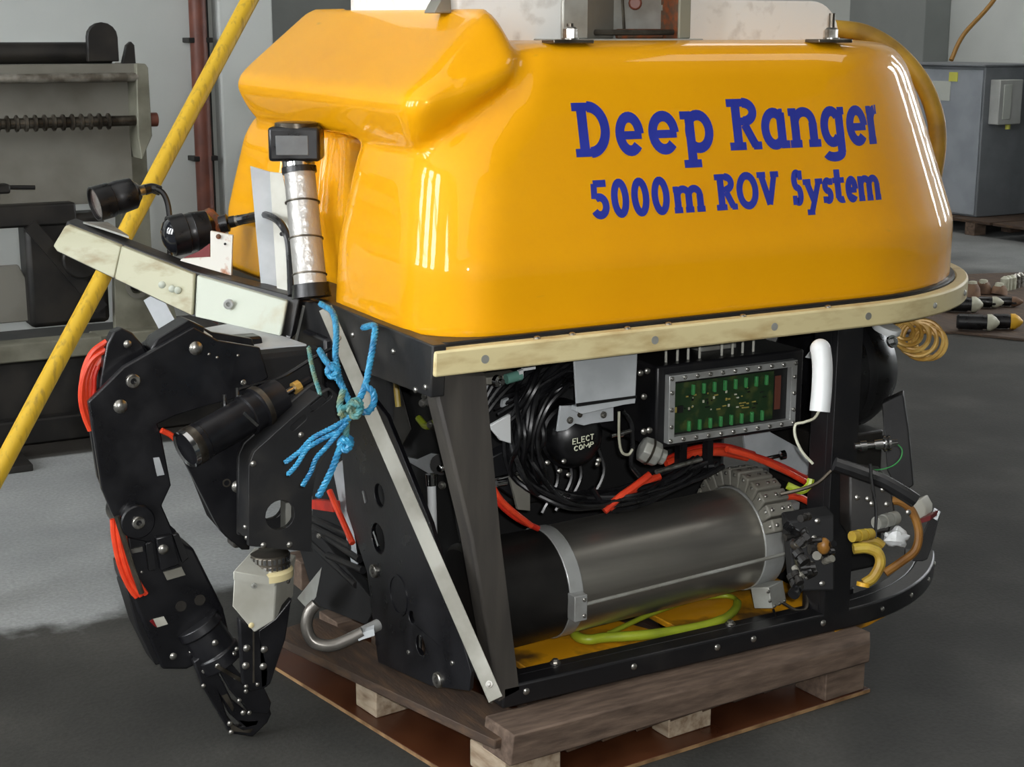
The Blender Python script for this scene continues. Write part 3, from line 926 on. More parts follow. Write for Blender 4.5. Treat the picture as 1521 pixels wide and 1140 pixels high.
def letter(ch, x0, x1, zb, H, xh, s, desc):
    mb = MB()
    for si, (pts, t) in enumerate(glyph(ch, x1 - x0, H, xh, s, desc)):
        P = [Vector((p[0], p[1])) for p in pts]
        dense = [P[0]]
        for i in range(len(P) - 1):
            m = max(1, int((P[i + 1] - P[i]).length / 0.012))
            for k in range(1, m + 1):
                dense.append(P[i].lerp(P[i + 1], k / m))
        P = dense
        closed = (P[0] - P[-1]).length < 1e-5 and len(P) > 6
        vs, n = [], len(P)
        for i in range(n):
            if closed:
                d = P[(i + 1) % (n - 1)] - P[(i - 1) % (n - 1)]
            else:
                d = P[min(i + 1, n - 1)] - P[max(i - 1, 0)]
            d = d.normalized()
            nn = Vector((-d.y, d.x)) * (t / 2)
            for q in (P[i] + nn, P[i] - nn):
                x, z = x0 + q.x, zb + q.y
                hit = _bv.ray_cast(Vector((x, -1.0, z)), Vector((0, 1, 0)))
                vs.append((x, (hit[0].y if hit[0] else 0.05) - 0.0016 - 0.00012 * si, z))
        mb.add(vs, [(2 * i, 2 * i + 1, 2 * i + 3, 2 * i + 2) for i in range(n - 1)])
    me = bpy.data.meshes.new('letter')
    me.from_pydata(mb.v, [], mb.f)
    me.materials.append(M['blue_print'])
    o = bpy.data.objects.new('letter', me)
    COL.objects.link(o)
    attach(o, cover)
    return o

ROW1 = [(0.173,0.07,1.32),(0.2581,0.07,1.318),(0.2696,0.07,1.304),(0.3393,0.07,1.302),(0.3492,0.07,1.302),(0.4258,0.07,1.299),(0.4308,0.07,1.299),(0.5127,0.07,1.297),(0.5522,0.07,1.309),(0.6335,0.07,1.307),(0.6371,0.07,1.307),(0.7113,0.07,1.305),(0.7131,0.07,1.305),(0.7965,0.07,1.303),(0.7984,0.07,1.302),(0.8685,0.07,1.301),(0.8723,0.07,1.3),(0.938,0.07,1.299),(0.938,0.07,1.299),(0.9733,0.07,1.298)]
for i, ch in enumerate('DeepRanger'):
    x0, x1 = ROW1[2 * i][0], ROW1[2 * i + 1][0]
    letter(ch, x0 + .008, x1 + .008, 1.2620, 0.1055, 0.083, 0.0225, 0.031)
ROW2 = [(0.2031,0.045,1.181),(0.2461,0.045,1.179),(0.2509,0.045,1.179),(0.2945,0.045,1.177),(0.2993,0.045,1.176),(0.3436,0.045,1.174),(0.3485,0.045,1.174),(0.3935,0.045,1.172),(0.4019,0.045,1.171),(0.48,0.045,1.167),(0.5089,0.045,1.18),(0.5613,0.045,1.177),(0.5631,0.045,1.177),(0.6217,0.045,1.175),(0.6199,0.045,1.175),(0.6777,0.045,1.172),(0.7103,0.045,1.177),(0.7417,0.045,1.176),(0.7417,0.045,1.176),(0.7959,0.045,1.173),(0.794,0.045,1.174),(0.8243,0.045,1.172),(0.8243,0.045,1.172),(0.8586,0.045,1.171),(0.8586,0.045,1.171),(0.8953,0.045,1.169),(0.8953,0.045,1.169),(0.9637,0.045,1.166)]
for i, ch in enumerate('5000mROVSystem'):
    x0, x1 = ROW2[2 * i][0], ROW2[2 * i + 1][0]
    letter(ch, x0, x1, 1.1410, 0.074, 0.054, 0.0168, 0.022)

# ---- lifting gear and aluminium boxes on top
def top_gear():
    f = MB()
    def rbox(x0, x1, y0, y1, z0, z1, r=.07):
        pts = []
        for cx, cy, a0 in ((x0 + r, y0 + r, PI), (x1 - r, y0 + r, 1.5 * PI), (x1 - r, y1 - r, 0), (x0 + r, y1 - r, .5 * PI)):
            for k in range(7):
                a = a0 + .5 * PI * k / 6
                pts.append((cx + r * math.cos(a), cy + r * math.sin(a), z0))
        return MB().prism(pts, (0, 0, z1 - z0))
    prof = [(.60, .36, 1.486), (.60, .36, 1.577)] + [(1.01 + .085 * math.sin(a), .36, 1.497 + .08 * math.cos(a)) for a in [PI / 2 * k / 8 for k in range(9)]] + [(1.095, .36, 1.486)]
    b = MB().prism(prof, (0, .6, 0)).build('aluminium_box', M['alu_white'], ROV, bevel=.01)
    b2 = rbox(.07, .58, .37, .93, 1.486, 1.70, .02).build('aluminium_box', M['alu_white'], ROV, bevel=.006)
    MB().prism([(0.0171,0.36,1.543),(0.0266,0.36,1.559),(0.0376,0.36,1.575),(0.0564,0.36,1.584),(0.0591,0.36,1.543)], (0, .05, 0)).build('box_latch', M['mach'], b2, bevel=.003)
    br = MB().span((.26, .25, 1.484), (.62, .40, 1.491)).build('lift_bracket', M['alu_dull'], ROV, bevel=.002)
    MB().prism([(.268, .262, 1.491), (.330, .262, 1.491), (.330, .262, 1.70), (.30, .262, 1.70), (.268, .262, 1.565)], (0, .008, 0)).build('side_plate', M['alu_dull'], br, bevel=.003)
    MB().prism([(.322, .264, 1.491), (.330, .264, 1.491), (.452, .352, 1.491), (.444, .352, 1.491)], (0, 0, .21)).build('side_plate', M['mach'], br, bevel=.002)
    MB().span((.43, .352, 1.491), (.62, .360, 1.70)).build('web_plate', M['alu_dull'], br, bevel=.002)
    MB().span((.563, .262, 1.491), (.594, .27, 1.70)).build('flange', M['mach_light'], br, bevel=.003)
    MB().span((.576, .27, 1.491), (.584, .36, 1.70)).build('flange', M['rust'], br, bevel=.002)
    MB().span((.45, .33, 1.491), (.57, .345, 1.512)).build('cross_bar', M['rust'], br, bevel=.004)
    MB().cyl((0.3374,0.29,1.504), (0.5662,0.29,1.505), .0065, n=10).build('draw_bar', M['mach_steel'], br)
    MB().cyl((0.507,0.352,1.567), (0.4925,0.33,1.567), .015, n=14).build('shackle_pin', M['pipe'], br, bevel=.004)
    MB().lathe((0.5897,0.352,1.558), (0, -1, 0), [(0, .008), (0, .015), (.006, .015), (.006, .008)], 16, caps=False).build('ring', M['alu_dull'], br)
    MB().bar((0.4754,0.345,1.502), (0.4687,0.345,1.581), .004, .006, (0, -1, 0)).build('hanging_strap', M['mach_steel'], br)
    for x, y in ((.225, .16), (.895, .15)):
        lg = MB().span((x - .05, y - .02, 1.482), (x + .045, y + .03, 1.490)).build('fixing_lug', M['mach_steel'], ROV, bevel=.002)
        MB().cyl((x, y, 1.485), (x, y, 1.522 if x < .5 else 1.546), .007, n=12).build('stud', M['mach_steel'], lg)
        MB().lathe((x, y, 1.490), (0, 0, 1), [(0, .0145), (.021, .0145), (.025, .010)], 6).build('nut', M['steel'], lg)
        MB().lathe((x, y, 1.490), (0, 0, 1), [(0, .018), (.003, .018)], 14).build('washer', M['steel'], lg)
top_gear()
MB().tube([(1.201,0.6953,1.482),(1.272,0.7214,1.51),(1.333,0.7486,1.519),(1.388,0.7173,1.515),(1.457,0.6755,1.503),(1.523,0.6272,1.457),(1.575,0.5786,1.38),(1.598,0.5429,1.292),(1.596,0.5238,1.212),(1.577,0.5128,1.13),(1.549,0.5023,1.028),(1.528,0.4867,0.9221)], .0235, 12).build('umbilical', M['umbilical'], ROV, label='thick worn yellow umbilical hose')

# ---- top frame rim and fender
def offset_path(off, z, x_start, a_end=80, n=22, r=.64):
    pts = [(x_start, -off, z), (.45, -off, z)]
    pts += [(.9 + (r + off) * math.sin(math.radians(a_end * k / n)), r - (r + off) * math.cos(math.radians(a_end * k / n)), z) for k in range(n + 1)]
    return pts
def strip(o0, o1, z0, z1, x_start, a_end=80, r=.64):
    a0, a1 = offset_path(o0, z0, x_start, a_end, r=r), offset_path(o1, z0, x_start, a_end, r=r)
    mb = MB()
    n = len(a0)
    vs = []
    for i in range(n):
        for p in (a0[i], a1[i]):
            vs += [(p[0], p[1], z0), (p[0], p[1], z1)]
    fs = []
    for i in range(n - 1):
        a, b = 4 * i, 4 * i + 4
        fs += [(a, a + 1, b + 1, b), (a + 2, b + 2, b + 3, a + 3), (a + 1, a + 3, b + 3, b + 1), (a, b, b + 2, a + 2)]
    fs += [(0, 2, 3, 1), (4 * n - 4, 4 * n - 3, 4 * n - 1, 4 * n - 2)]
    return mb.add(vs, fs)
# deck plate under the cover: one slab with rounded rear
ring = plan_ring(-.172, 0.0, 0, W_, .02, .64)
MB().prism([(x, y, .905) for x, y in ring], (0, 0, .018)).build('deck_plate', M['black_frame'], ROV, bevel=.002)
ring = plan_ring(-.16, 0.004, 0, W_, .03, .64)
MB().prism([(x, y, .9228) for x, y in ring], (0, 0, .005)).build('cover_seal', M['black_worn'], ROV)
fen = strip(.0, .032,   .870, .9205, -.182).build('fender', M['fender'], ROV, bevel=.005, label='yellowed cream fender strip along the top frame', angle=50)
for x in (-.075, .315, .62, .88):
    MB().lathe((x, -.0335, .895), (0, 1, 0), [(0, .0085), (.004, .0085)], 14).build('screw', M['alu_dull'], fen)
for a in (18, 36, 52):
    r = .64 + .0335
    c = (.9 + r * math.sin(math.radians(a)), .64 - r * math.cos(math.radians(a)), .895)
    bolt(fen, c, (math.sin(math.radians(a)), -math.cos(math.radians(a)), 0), .007, M['alu_dull'], 'dome', 'screw')
for x in (.05, .13, .26, .36, .55, .78):
    bolt(ROV, (x, -.014, .922), (0, 0, 1), .007, M['steel'], 'dome')

# far side fender
far_f = MB()
MB().span((-.166, W_, .870), (.9, W_ + .03, .9205)).build('fender', M['fender'], ROV, bevel=.005)

# ---- frame posts and skid
MB().prism([(-0.1739,0,0.8709),(-0.0566,0,0.8611),(-0.023,0,0.5193),(0.0206,0,0.1782),(-0.0283,0,0.1652),(-0.0911,0,0.5303)], (0, .055, 0)).build('front_post', M['post'], ROV, bevel=.006, label='broad grey-black leaning front post')
MB().prism([(.822, 0, .19), (.897, 0, .19), (.897, 0, .875), (.825, 0, .875)], (0, .022, 0)).build('rear_post', M['black_frame'], ROV, bevel=.003)
MB().prism([(.822, .02, .19), (.836, .02, .19), (.838, .02, .875), (.825, .02, .875)], (0, .06, 0)).build('rear_post_flange', M['black_frame'], ROV, bevel=.003)
MB().span((-.165, 1.24, .15), (-.09, 1.3, .875)).build('front_post', M['post'], ROV, bevel=.006)
MB().span((.822, 1.25, .19), (.897, 1.3, .875)).build('rear_post', M['black_frame'], ROV, bevel=.003)
sk = strip(-.045, .0, .150, .198, -.02, 50, r=.62).build('skid_rail', M['black_frame'], ROV, bevel=.005, angle=50)
lip = strip(-.075, -.045, .18, .196, .02, 50, r=.62).build('skid_flange', M['black_frame'], ROV, bevel=.003, angle=50)
MB().span((-.02, 1.25, .150), (1.2, 1.3, .205)).build('skid_rail', M['black_frame'], ROV, bevel=.005)
for x in (.035, .3, .52, .82, .62):
    bolt(sk, (x, -.001, .178), (0, -1, 0), .0075, M['steel'], 'dome')
for a in (10, 22, 34, 46):
    r = .621
    bolt(sk, (.9 + r * math.sin(math.radians(a)), .62 - r * math.cos(math.radians(a)), .174), (math.sin(math.radians(a)), -math.cos(math.radians(a)), 0), .006, M['steel'], 'dome')
for x, y in ((.14, .06), (.6, .06)):
    bolt(lip, (x, y, .197), (0, 0, 1), .012, M['steel'])
# rear upright of the skid, a narrow plate edge
MB().prism([(1.06,-0.0576,0.3039),(1.071,-0.0628,0.3085),(1.101,-0.057,0.3955),(1.087,-0.0465,0.4062),(1.039,-0.0462,0.3039)], (.06, .05, 0)).build('skid_upright', M['black_frame'], ROV, bevel=.002)
bolt(ROV, (.815, .0, .285), (-.3, -1, 0), .006)
# cross members and floor boards
MB().span((0.0, .012, .153), (.05, 1.29, .196)).build('cross_member', M['black_frame'], ROV, bevel=.004)
MB().span((.95, .1, .15), (1.0, 1.2, .2)).build('cross_member', M['black_frame'], ROV, bevel=.004)
MB().span((-.17, 0.05, .82), (-.12, 1.3, .905)).build('top_cross_member', M['black_frame'], ROV, bevel=.004)
MB().span((.45, .06, .86), (.50, 1.2, .905)).build('top_cross_member', M['black_frame'], ROV, bevel=.004)
MB().prism([(.10, .10, .158), (.43, .085, .158), (.47, .15, .158), (.30, .55, .158), (.10, .55, .158)], (0, 0, .014)).build('floor_board', M['yellow_board'], ROV, bevel=.003, label='yellow painted floor board, worn')
MB().prism([(.52, .085, .158), (.80, .085, .158), (.93, .16, .158), (.93, .6, .158), (.50, .6, .158)], (0, 0, .014)).build('floor_board', M['yellow_board'], ROV, bevel=.003)
MB().prism([(0.855,-0.0009,0.149),(0.9749,0.0195,0.149),(1.054,0.0461,0.149),(1.113,0.1068,0.149),(1.058,0.1372,0.149),(0.9407,0.124,0.149)], (0, 0, -.016)).build('floor_board', M['yellow_board'], ROV, bevel=.002)
# added black blocks for the dark interior; they close the view through the frame
MB().span((.02, .62, .21), (1.0, 1.15, .86)).build('dark_block', M['dark_void'], ROV, bevel=.02)
MB().span((.1, .44, .42), (.42, .62, .86)).build('dark_side_block', M['dark_void'], ROV, bevel=.02)

# ---- front beam, bumper and pads
MB().prism([(-0.185,-0.0299,0.9319),(-0.185,-0.0186,0.8287),(-0.185,0.4231,0.8146),(-0.185,0.6796,0.8032),(-0.185,0.729,0.8214),(-0.185,0.6704,0.9134),(-0.185,0.4711,0.9357)], (.03, 0, 0)).build('front_beam', M['black_worn'], ROV, bevel=.003, label='worn black front beam')
fb = [o for o in COL.objects if o.name.startswith('front_beam')][0]
for p in [(-0.1865,0.3465,0.8891),(-0.1865,0.1458,0.8892),(-0.1865,0.046,0.8315),(-0.1865,0.0011,0.8458)]: 
    bolt(fb, p, (-1, 0, 0), .006, M['steel'], 'dome')
MB().bar((-0.187,0.6164,0.9094), (-0.187,0.6732,0.8186), .004, .006, (-1, 0, 0)).build('weld_seam', M['alu_dull'], fb)

def slab(name, front, back_off, m, parent, bevel=.004, label=None):
    return MB().prism(front, back_off).build(name, m, parent, bevel=bevel, label=label)
A_t, A_b = (-0.1979,0.6119,0.9247), (-0.2318,0.5879,0.8497)
B_t, B_b = (-0.342,0.8877,0.9574), (-0.3622,0.8524,0.8678)
C_t, C_b = (-0.5437,1.28,1.047), (-0.5781,1.261,0.9885)
dn = Vector((.87, .49, 0))
def off(p, v):
    return Vector(p) + Vector(v)
bump = MB()
bk = Vector((.035, .055, 0.0))
for a_t, a_b, b_t, b_b in ((A_t, A_b, B_t, B_b), (B_t, B_b, C_t, C_b)):
    up = Vector((0, 0, .004))
    bump.prism([Vector(a_t) + up, Vector(b_t) + up, Vector(b_b) - up * 2, Vector(a_b) - up * 2], bk)
bump_o = bump.build('bumper_arm', M['black_worn'], ROV, bevel=.003, label='black bumper arm carrying the lamps')
fw = Vector((-.012, -.02, 0))
def lerp3(a, b, t):
    return Vector(a).lerp(Vector(b), t)
slab('bumper_pad', [lerp3(A_t, B_t, .10) + Vector((0, 0, -.006)), lerp3(A_t, B_t, .985), lerp3(A_b, B_b, .985), lerp3(A_b, B_b, .08)], fw, M['pad_white'], bump_o, .004, 'white nylon bumper pad with one bolt')
slab('bumper_pad', [lerp3(B_t, C_t, .005), lerp3(B_t, C_t, .55), lerp3(B_b, C_b, .55), lerp3(B_b, C_b, .005)], fw, M['pad'], bump_o, .004, 'dirty cream bumper pad')
slab('bumper_pad', [lerp3(B_t, C_t, .552), lerp3(B_t, C_t, .975), lerp3(B_t, C_t, 1.0) - Vector((0, 0, .008)), lerp3(B_b, C_b, 1.0) + Vector((0, 0, .008)), lerp3(B_b, C_b, .975), lerp3(B_b, C_b, .552)], fw, M['pad'], bump_o, .004)
nrm = Vector((-.5, -.86, 0))
bolt(bump_o, Vector((-0.3077,0.7615,0.9053)) + fw * .9, nrm, .0115, M['alu'], 'socket')
for px in [(-0.4028,0.939,0.9345),(-0.3832,0.9257,0.9253),(-0.3725,0.919,0.9222)]: 
    bolt(bump_o, Vector(px) + fw * 1.6, nrm, .0085, M['pad_white'], 'dome', 'plug')
# bumper stay strut and grey sheets under the bumper
MB().bar((-0.3992,1.076,0.8823), (-0.3726,1.003,0.7926), .045, .006, (-.4, -.9, 0)).build('bumper_stay', M['alu_plate'], ROV, bevel=.001)
sheet = MB().prism([(-0.3869,0.7233,0.8597), (-0.2921,0.7421,0.8635), (-0.2241,0.5119,0.844), (-0.392,0.5456,0.8411)], (0, 0, -.005)).build('under_plate', M['alu_plate'], ROV, bevel=.001, label='grey sheet plate under the bumper')
MB().prism([(-0.3884,0.7185,0.8606), (-0.3936,0.5408,0.8421), (-0.3945,0.5392,0.8337), (-0.3874,0.7142,0.8459)], (.004, .003, 0)).build('plate_flange', M['alu_dull'], sheet)
MB().cyl((-0.2344,0.5894,0.8497), (-0.2463,0.5863,0.812), .008, n=10).build('stud', M['black'], ROV)

# ---- lamps
def lamp(c0, c1, r, label, blind):
    c0, c1 = Vector(c0), Vector(c1)
    ax = (c1 - c0).normalized()
    L = (c1 - c0).length
    b = MB().lathe(c0, ax, [(.012, r * .86), (0, r * .9), (0, r), (.35 * L, r), (.37 * L, r * .93), (.5 * L, r * .93), (.52 * L, r * .96), (.86 * L, r * .9), (.95 * L, r * .62), (L, r * .5)], 28).build('lamp', M['rubber'], ROV, label=label)
    if not blind:
        MB().lathe(c0 + ax * .006, ax, [(0, r * .84), (.02, r * .5), (.03, r * .12)], 24).build('reflector', M['lens'], b)
    else:
        MB().lathe(c0, ax, [(-.022, r * .1), (-.019, r * .4), (-.01, r * .74), (.004, r * .9)], 24).build('lens', M['lamp_glass'], b)
    return b, ax
l1, a1 = lamp((-0.4743,1.276,1.089), (-0.3595,1.289,1.114), .044, 'black lamp with open reflector on the bumper end', False)
MB().cyl((-0.3665,1.27,1.116), (-0.338,1.279,1.121), .013, n=14).build('gland', M['steel'], l1)
MB().tube([(-0.3486,1.273,1.118), (-0.3289,1.275,1.122), (-0.3119,1.263,1.116)], .013, 10).build('plug', M['rubber'], l1)
MB().tube([(-0.3259,1.25,1.123),(-0.311,1.238,1.111),(-0.3037,1.227,1.083),(-0.3047,1.215,1.034),(-0.3137,1.199,0.9514)], .0075, 8).build('lamp_cable', M['rubber'], l1)
MB().prism([(-0.5062,1.272,1.048), (-0.4823,1.198,1.041), (-0.4351,1.121,1.024), (-0.4055,1.242,1.013), (-0.4282,1.343,1.036)], (0, 0, -.005)).build('lamp_foot', M['alu_dull'], l1)
l2, a2 = lamp((-0.3585,1.032,1.029), (-0.2535,1.026,1.046), .049, 'black lamp with closed dark lens, second on the bumper', True)
lb = MB().prism([(-0.3055,0.8923,1.054),(-0.2613,0.8654,1.044),(-0.274,0.8489,0.9529),(-0.3744,0.9132,0.9865),(-0.3712,0.9126,0.991),(-0.312,0.8805,0.9941)], (.006, .01, 0)).build('lamp_bracket', M['rust_plate'], l2, bevel=.001, label='rust-stained white bracket')
bolt(l2, (-0.292,0.8759,1.042), nrm, .006, M['rust'], 'dome')
MB().lathe((-0.2792,0.8679,1.025), (-.5, -.86, 0), [(0, .003), (.002, .003)], 10).build('hole', M['chip'], l2)
MB().prism([(-0.3535,0.9709,0.9826),(-0.2948,0.9388,0.9841),(-0.2911,0.9455,1.018),(-0.3154,0.9542,0.9996)], (.006, .01, 0)).build('red_backing', M['rust_red'], l2)
MB().cyl((-0.2488,1.077,1.073), (-0.2431,0.9962,1.045), .016, n=8).build('clamp_knob', M['rust'], l2)
MB().lathe((-0.2432,1.01,1.053), Vector((-0.1586,0.9685,1.074)) - Vector((-0.2432,1.01,1.053)), [(0, .02), (.02, .022), (.024, .014), (.038, .014)], 16).build('connector', M['rubber'], l2)
MB().cyl((-0.2141,0.9955,1.06), (-0.1994,0.9886,1.064), .013, n=14).build('gland', M['steel'], l2)
MB().tube([(-0.2038,0.9907,1.063), (-0.1873,0.9599,1.07), (-0.1914,0.8724,1.085)], .0125, 10).build('plug', M['rubber'], l2)
MB().tube([(-0.1823,0.9355,1.077), (-0.2051,0.789,1.096), (-0.2093,0.6961,1.09), (-0.2006,0.6715,1.059), (-0.2042,0.6497,1.012), (-0.221,0.6044,0.9367)], .0085, 8).build('lamp_cable', M['rubber'], l2)

# ---- sonar mast
def mast():
    b0, t0 = Vector((-0.1887,0.5653,0.9458)), Vector((-0.1818,0.6448,1.269))
    ax = (t0 - b0).normalized()
    L = (t0 - b0).length
    r = .0365
    p = MB().cyl(b0, b0 + ax * L * .83, r, r * .93, 28).build('sonar_mast', M['tape'], ROV, label='mast wrapped in silver tape')
    MB().cyl(b0 + ax * L * .795, b0 + ax * L * .835, r * 1.05, r * 1.05, 28).build('black_band', M['rubber'], p)
    MB().cyl(b0 + ax * L * .835, b0 + ax * L * .905, r * .98, r * .98, 28).build('steel_collar', M['chrome'], p)
    MB().cyl(b0 - ax * .01, b0 + ax * .02, r * 1.2, r * 1.12, 20).build('base_wrap', M['rubber'], p)
    for q in (.12, .36, .6):
        MB().tube(ring_pts(b0 + ax * L * q, ax + Vector((.1, .1, 0)), r * 1.01, 24), .0022, 6, closed=True, raw=True).build('tie_wire', M['mach_steel'], p)
    hc = b0 + ax * L * .995
    R = Matrix.Rotation(-.5, 3, 'Z')
    hd = MB().box(hc, (.112, .095, .074), R).build('head', M['rubber'], p, bevel=.007)
    MB().box(hc + R @ Vector((-.004, -.048, -.002)), (.070, .003, .042), R).build('label_plate', M['dark_grey_label'], hd, bevel=.001)
    MB().lathe(hc + Vector((.0, .0, .034)), (0, 0, 1), [(0, .047), (.010, .047), (.012, .040), (.012, 0.001)], 28).build('top_disc', M['mach_steel'], hd)
    pl = MB().prism([(-0.2221,0.8382,1.205),(-0.1843,0.8138,1.192),(-0.197,0.7527,0.9272),(-0.2297,0.7735,0.9378)], (.003, .005, 0)).build('mast_bracket', M['alu_plate'], ROV, bevel=.001, label='grey angle bracket behind the mast')
    MB().prism([(-0.1843,0.8138,1.192), (-0.1661,0.7799,1.19), (-0.1645,0.7513,1.128), (-0.1887,0.6768,0.9235), (-0.2124,0.7156,0.9322)], (.003, .006, 0)).build('bracket_web', M['white_grey'], pl, bevel=.001)
    for q in [(-0.1879,0.7389,1.057),(-0.1921,0.7154,0.9569)]:
        MB().lathe(Vector(q), (-.45, -.89, 0), [(0, .005), (.003, .005)], 10).build('hole', M['chip'], pl)
mast()

# ---- diagonal brace
ba, bb = Vector((-0.215,0.4205,0.9371)), Vector((-0.1197,-0.1548,0.255))
bax = (bb - ba).normalized()
bs = bax.cross(Vector((-.47, -.85, .1))).normalized()
bn = bs.cross(bax).normalized()
if bn.y > 0:
    bn = -bn
brc = MB()
Rb = Matrix((bax, bs, bn)).transposed()
brc.box((ba + bb) / 2, ((bb - ba).length, .029, .003), Rb)
brc.box((ba + bb) / 2 + bs * .0135 - bn * .012, ((bb - ba).length, .003, .027), Rb)
brc_o = brc.build('diagonal_brace', M['brace_alu'], ROV, bevel=.0006, label='grey aluminium angle bar tied diagonally across the front')
bolt(brc_o, ba.lerp(bb, .085) + bn * .002, bn, .006, M['steel'], 'dome')
bolt(brc_o, ba.lerp(bb, .965) + bn * .002, bn, .007, M['steel'])

# ------------------------------------------------------------------ manipulator arms
def oct_hole(c, r, n=14):
    return [(c[0] + r * math.cos(2 * PI * k / n), c[1], c[2] + r * math.sin(2 * PI * k / n)) for k in range(n)]
def slot_hole(a, b, r, n=6):
    a, b = Vector(a), Vector(b)
    d = (b - a)
    an = math.atan2(d.z, d.x)
    out = []
    for k in range(n + 1):
        t = an + PI / 2 + PI * k / n
        out.append((a.x + r * math.cos(t), a.y, a.z + r * math.sin(t)))
    for k in range(n + 1):
        t = an - PI / 2 + PI * k / n
        out.append((b.x + r * math.cos(t), b.y, b.z + r * math.sin(t)))
    return out

# far arm: shoulder plate and upper link
BL = M['black']
up_poly = [(-0.7147,0.45,0.7844),(-0.6408,0.45,0.8481),(-0.493,0.45,0.9157),(-0.4402,0.45,0.8827),(-0.3519,0.45,0.8599),(-0.3351,0.45,0.7931),(-0.3958,0.45,0.7591),(-0.4837,0.45,0.7462),(-0.5384,0.45,0.7356),(-0.5771,0.45,0.7218),(-0.5712,0.45,0.7011),(-0.5556,0.45,0.5883),(-0.5775,0.45,0.5479),(-0.5512,0.45,0.4735),(-0.6042,0.45,0.4704),(-0.6579,0.45,0.4908),(-0.681,0.45,0.5477),(-0.6985,0.45,0.6003)]
arm1 = MB().prism(up_poly, (0, .016, 0)).build('manipulator_arm', BL, ROV, bevel=.003, label='large black manipulator arm with orange hoses')
MB().prism([(x + .012, .53, z + .004) for x, y, z in up_poly], (0, .016, 0)).build('side_plate', BL, arm1, bevel=.003)
lobe = [(-0.6751,0.5,0.7806),(-0.6779,0.5,0.802),(-0.6714,0.5,0.8433),(-0.6564,0.5,0.8905),(-0.6428,0.5,0.9128),(-0.6234,0.5,0.9166),(-0.602,0.5,0.9035),(-0.5771,0.5,0.8731),(-0.5338,0.5,0.8646),(-0.5157,0.5,0.8869),(-0.5305,0.5,0.8756),(-0.5873,0.5,0.8133),(-0.6098,0.5,0.759),(-0.6545,0.5,0.7074)]
MB().prism([(-0.6809,0.485,0.7704),(-0.6813,0.485,0.8096),(-0.6617,0.485,0.8909),(-0.6481,0.485,0.9145),(-0.63,0.485,0.9211),(-0.61,0.485,0.9095),(-0.5906,0.485,0.884),(-0.5781,0.485,0.8575),(-0.5933,0.485,0.7815),(-0.6445,0.485,0.7095)], (0, .03, 0)).build('lobe_plate', BL, arm1, bevel=.003)
MB().prism([(-0.6756,0.52,0.7766),(-0.6769,0.52,0.8022),(-0.6553,0.52,0.8897),(-0.6433,0.52,0.9082),(-0.6263,0.52,0.915),(-0.606,0.52,0.9061),(-0.5864,0.52,0.8803),(-0.5782,0.52,0.8512)], (0, .012, 0)).build('lobe_plate', BL, arm1, bevel=.003)
br_ = [(-0.5653,0.47,0.8926),(-0.4961,0.47,0.9268),(-0.4699,0.47,0.9075),(-0.5484,0.47,0.8671)]
MB().prism([(-0.5793,0.468,0.8747),(-0.5658,0.468,0.8943),(-0.4966,0.468,0.9286),(-0.4632,0.468,0.9101),(-0.4725,0.468,0.8642),(-0.5585,0.468,0.8446)], (0, .06, 0)).build('cross_block', BL, arm1, bevel=.003)
MB().prism([(-0.4857,0.49,0.9212),(-0.4412,0.49,0.8859),(-0.4347,0.49,0.8681),(-0.448,0.49,0.8637),(-0.488,0.49,0.9045)], (0, .05, 0)).build('clevis', M['white_grey'], arm1, bevel=.002)
MB().prism([(-0.413,0.56,0.8641),(-0.3073,0.56,0.8615),(-0.2952,0.56,0.7705),(-0.3051,0.56,0.7111),(-0.4041,0.56,0.7226)], (0, .05, 0)).build('shoulder_block', BL, arm1, bevel=.006)
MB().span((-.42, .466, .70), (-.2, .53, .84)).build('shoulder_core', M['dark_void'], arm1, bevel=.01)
MB().span((-.20, .47, .70), (-.1, .60, .86)).build('shoulder_mount', BL, arm1, bevel=.006)
for (p, r, k) in (((-0.4904,0.449,0.8722), .0145, 'dome'), ((-0.6236,0.449,0.818), .0145, 'socket'), ((-0.6517,0.449,0.7682), .0145, 'dome'), ((-0.6211,0.484,0.8871), .0085, 'dome'),
                  ((-0.4632,0.449,0.8568), .003, 'dome'), ((-0.4464,0.449,0.848), .003, 'dome'), ((-0.4014,0.449,0.8477), .003, 'dome'), ((-0.392,0.449,0.7879), .005, 'socket')):
    bolt(arm1, p, (0, -1, 0), r, M['steel'], k)
MB().prism([(-0.5909,0.4485,0.6526),(-0.5783,0.4485,0.6524),(-0.569,0.4485,0.6137),(-0.5845,0.4485,0.613)], (0, .002, 0)).build('label_plate', M['alu_plate'], arm1)
for dx, dz in ((0, 0), (.011, .004), (.023, -.004), (.004, .016)):
    P = [(-0.6626,0.5,0.8772),(-0.6923,0.5,0.858),(-0.7106,0.5,0.8237),(-0.7171,0.5,0.7826),(-0.7126,0.5,0.7456),(-0.7023,0.5,0.7134)]
    MB().tube([(x + dx, y + dx * .6, z + dz) for x, y, z in P], .0062, 8).build('hydraulic_hose', M['orange_hose'], arm1)
P = [(-0.6795,0.5,0.8441),(-0.6875,0.5,0.8241),(-0.6905,0.5,0.7964),(-0.6949,0.5,0.7689)]
MB().tube(P, .005, 8).build('hydraulic_hose', M['red_hose'], arm1)
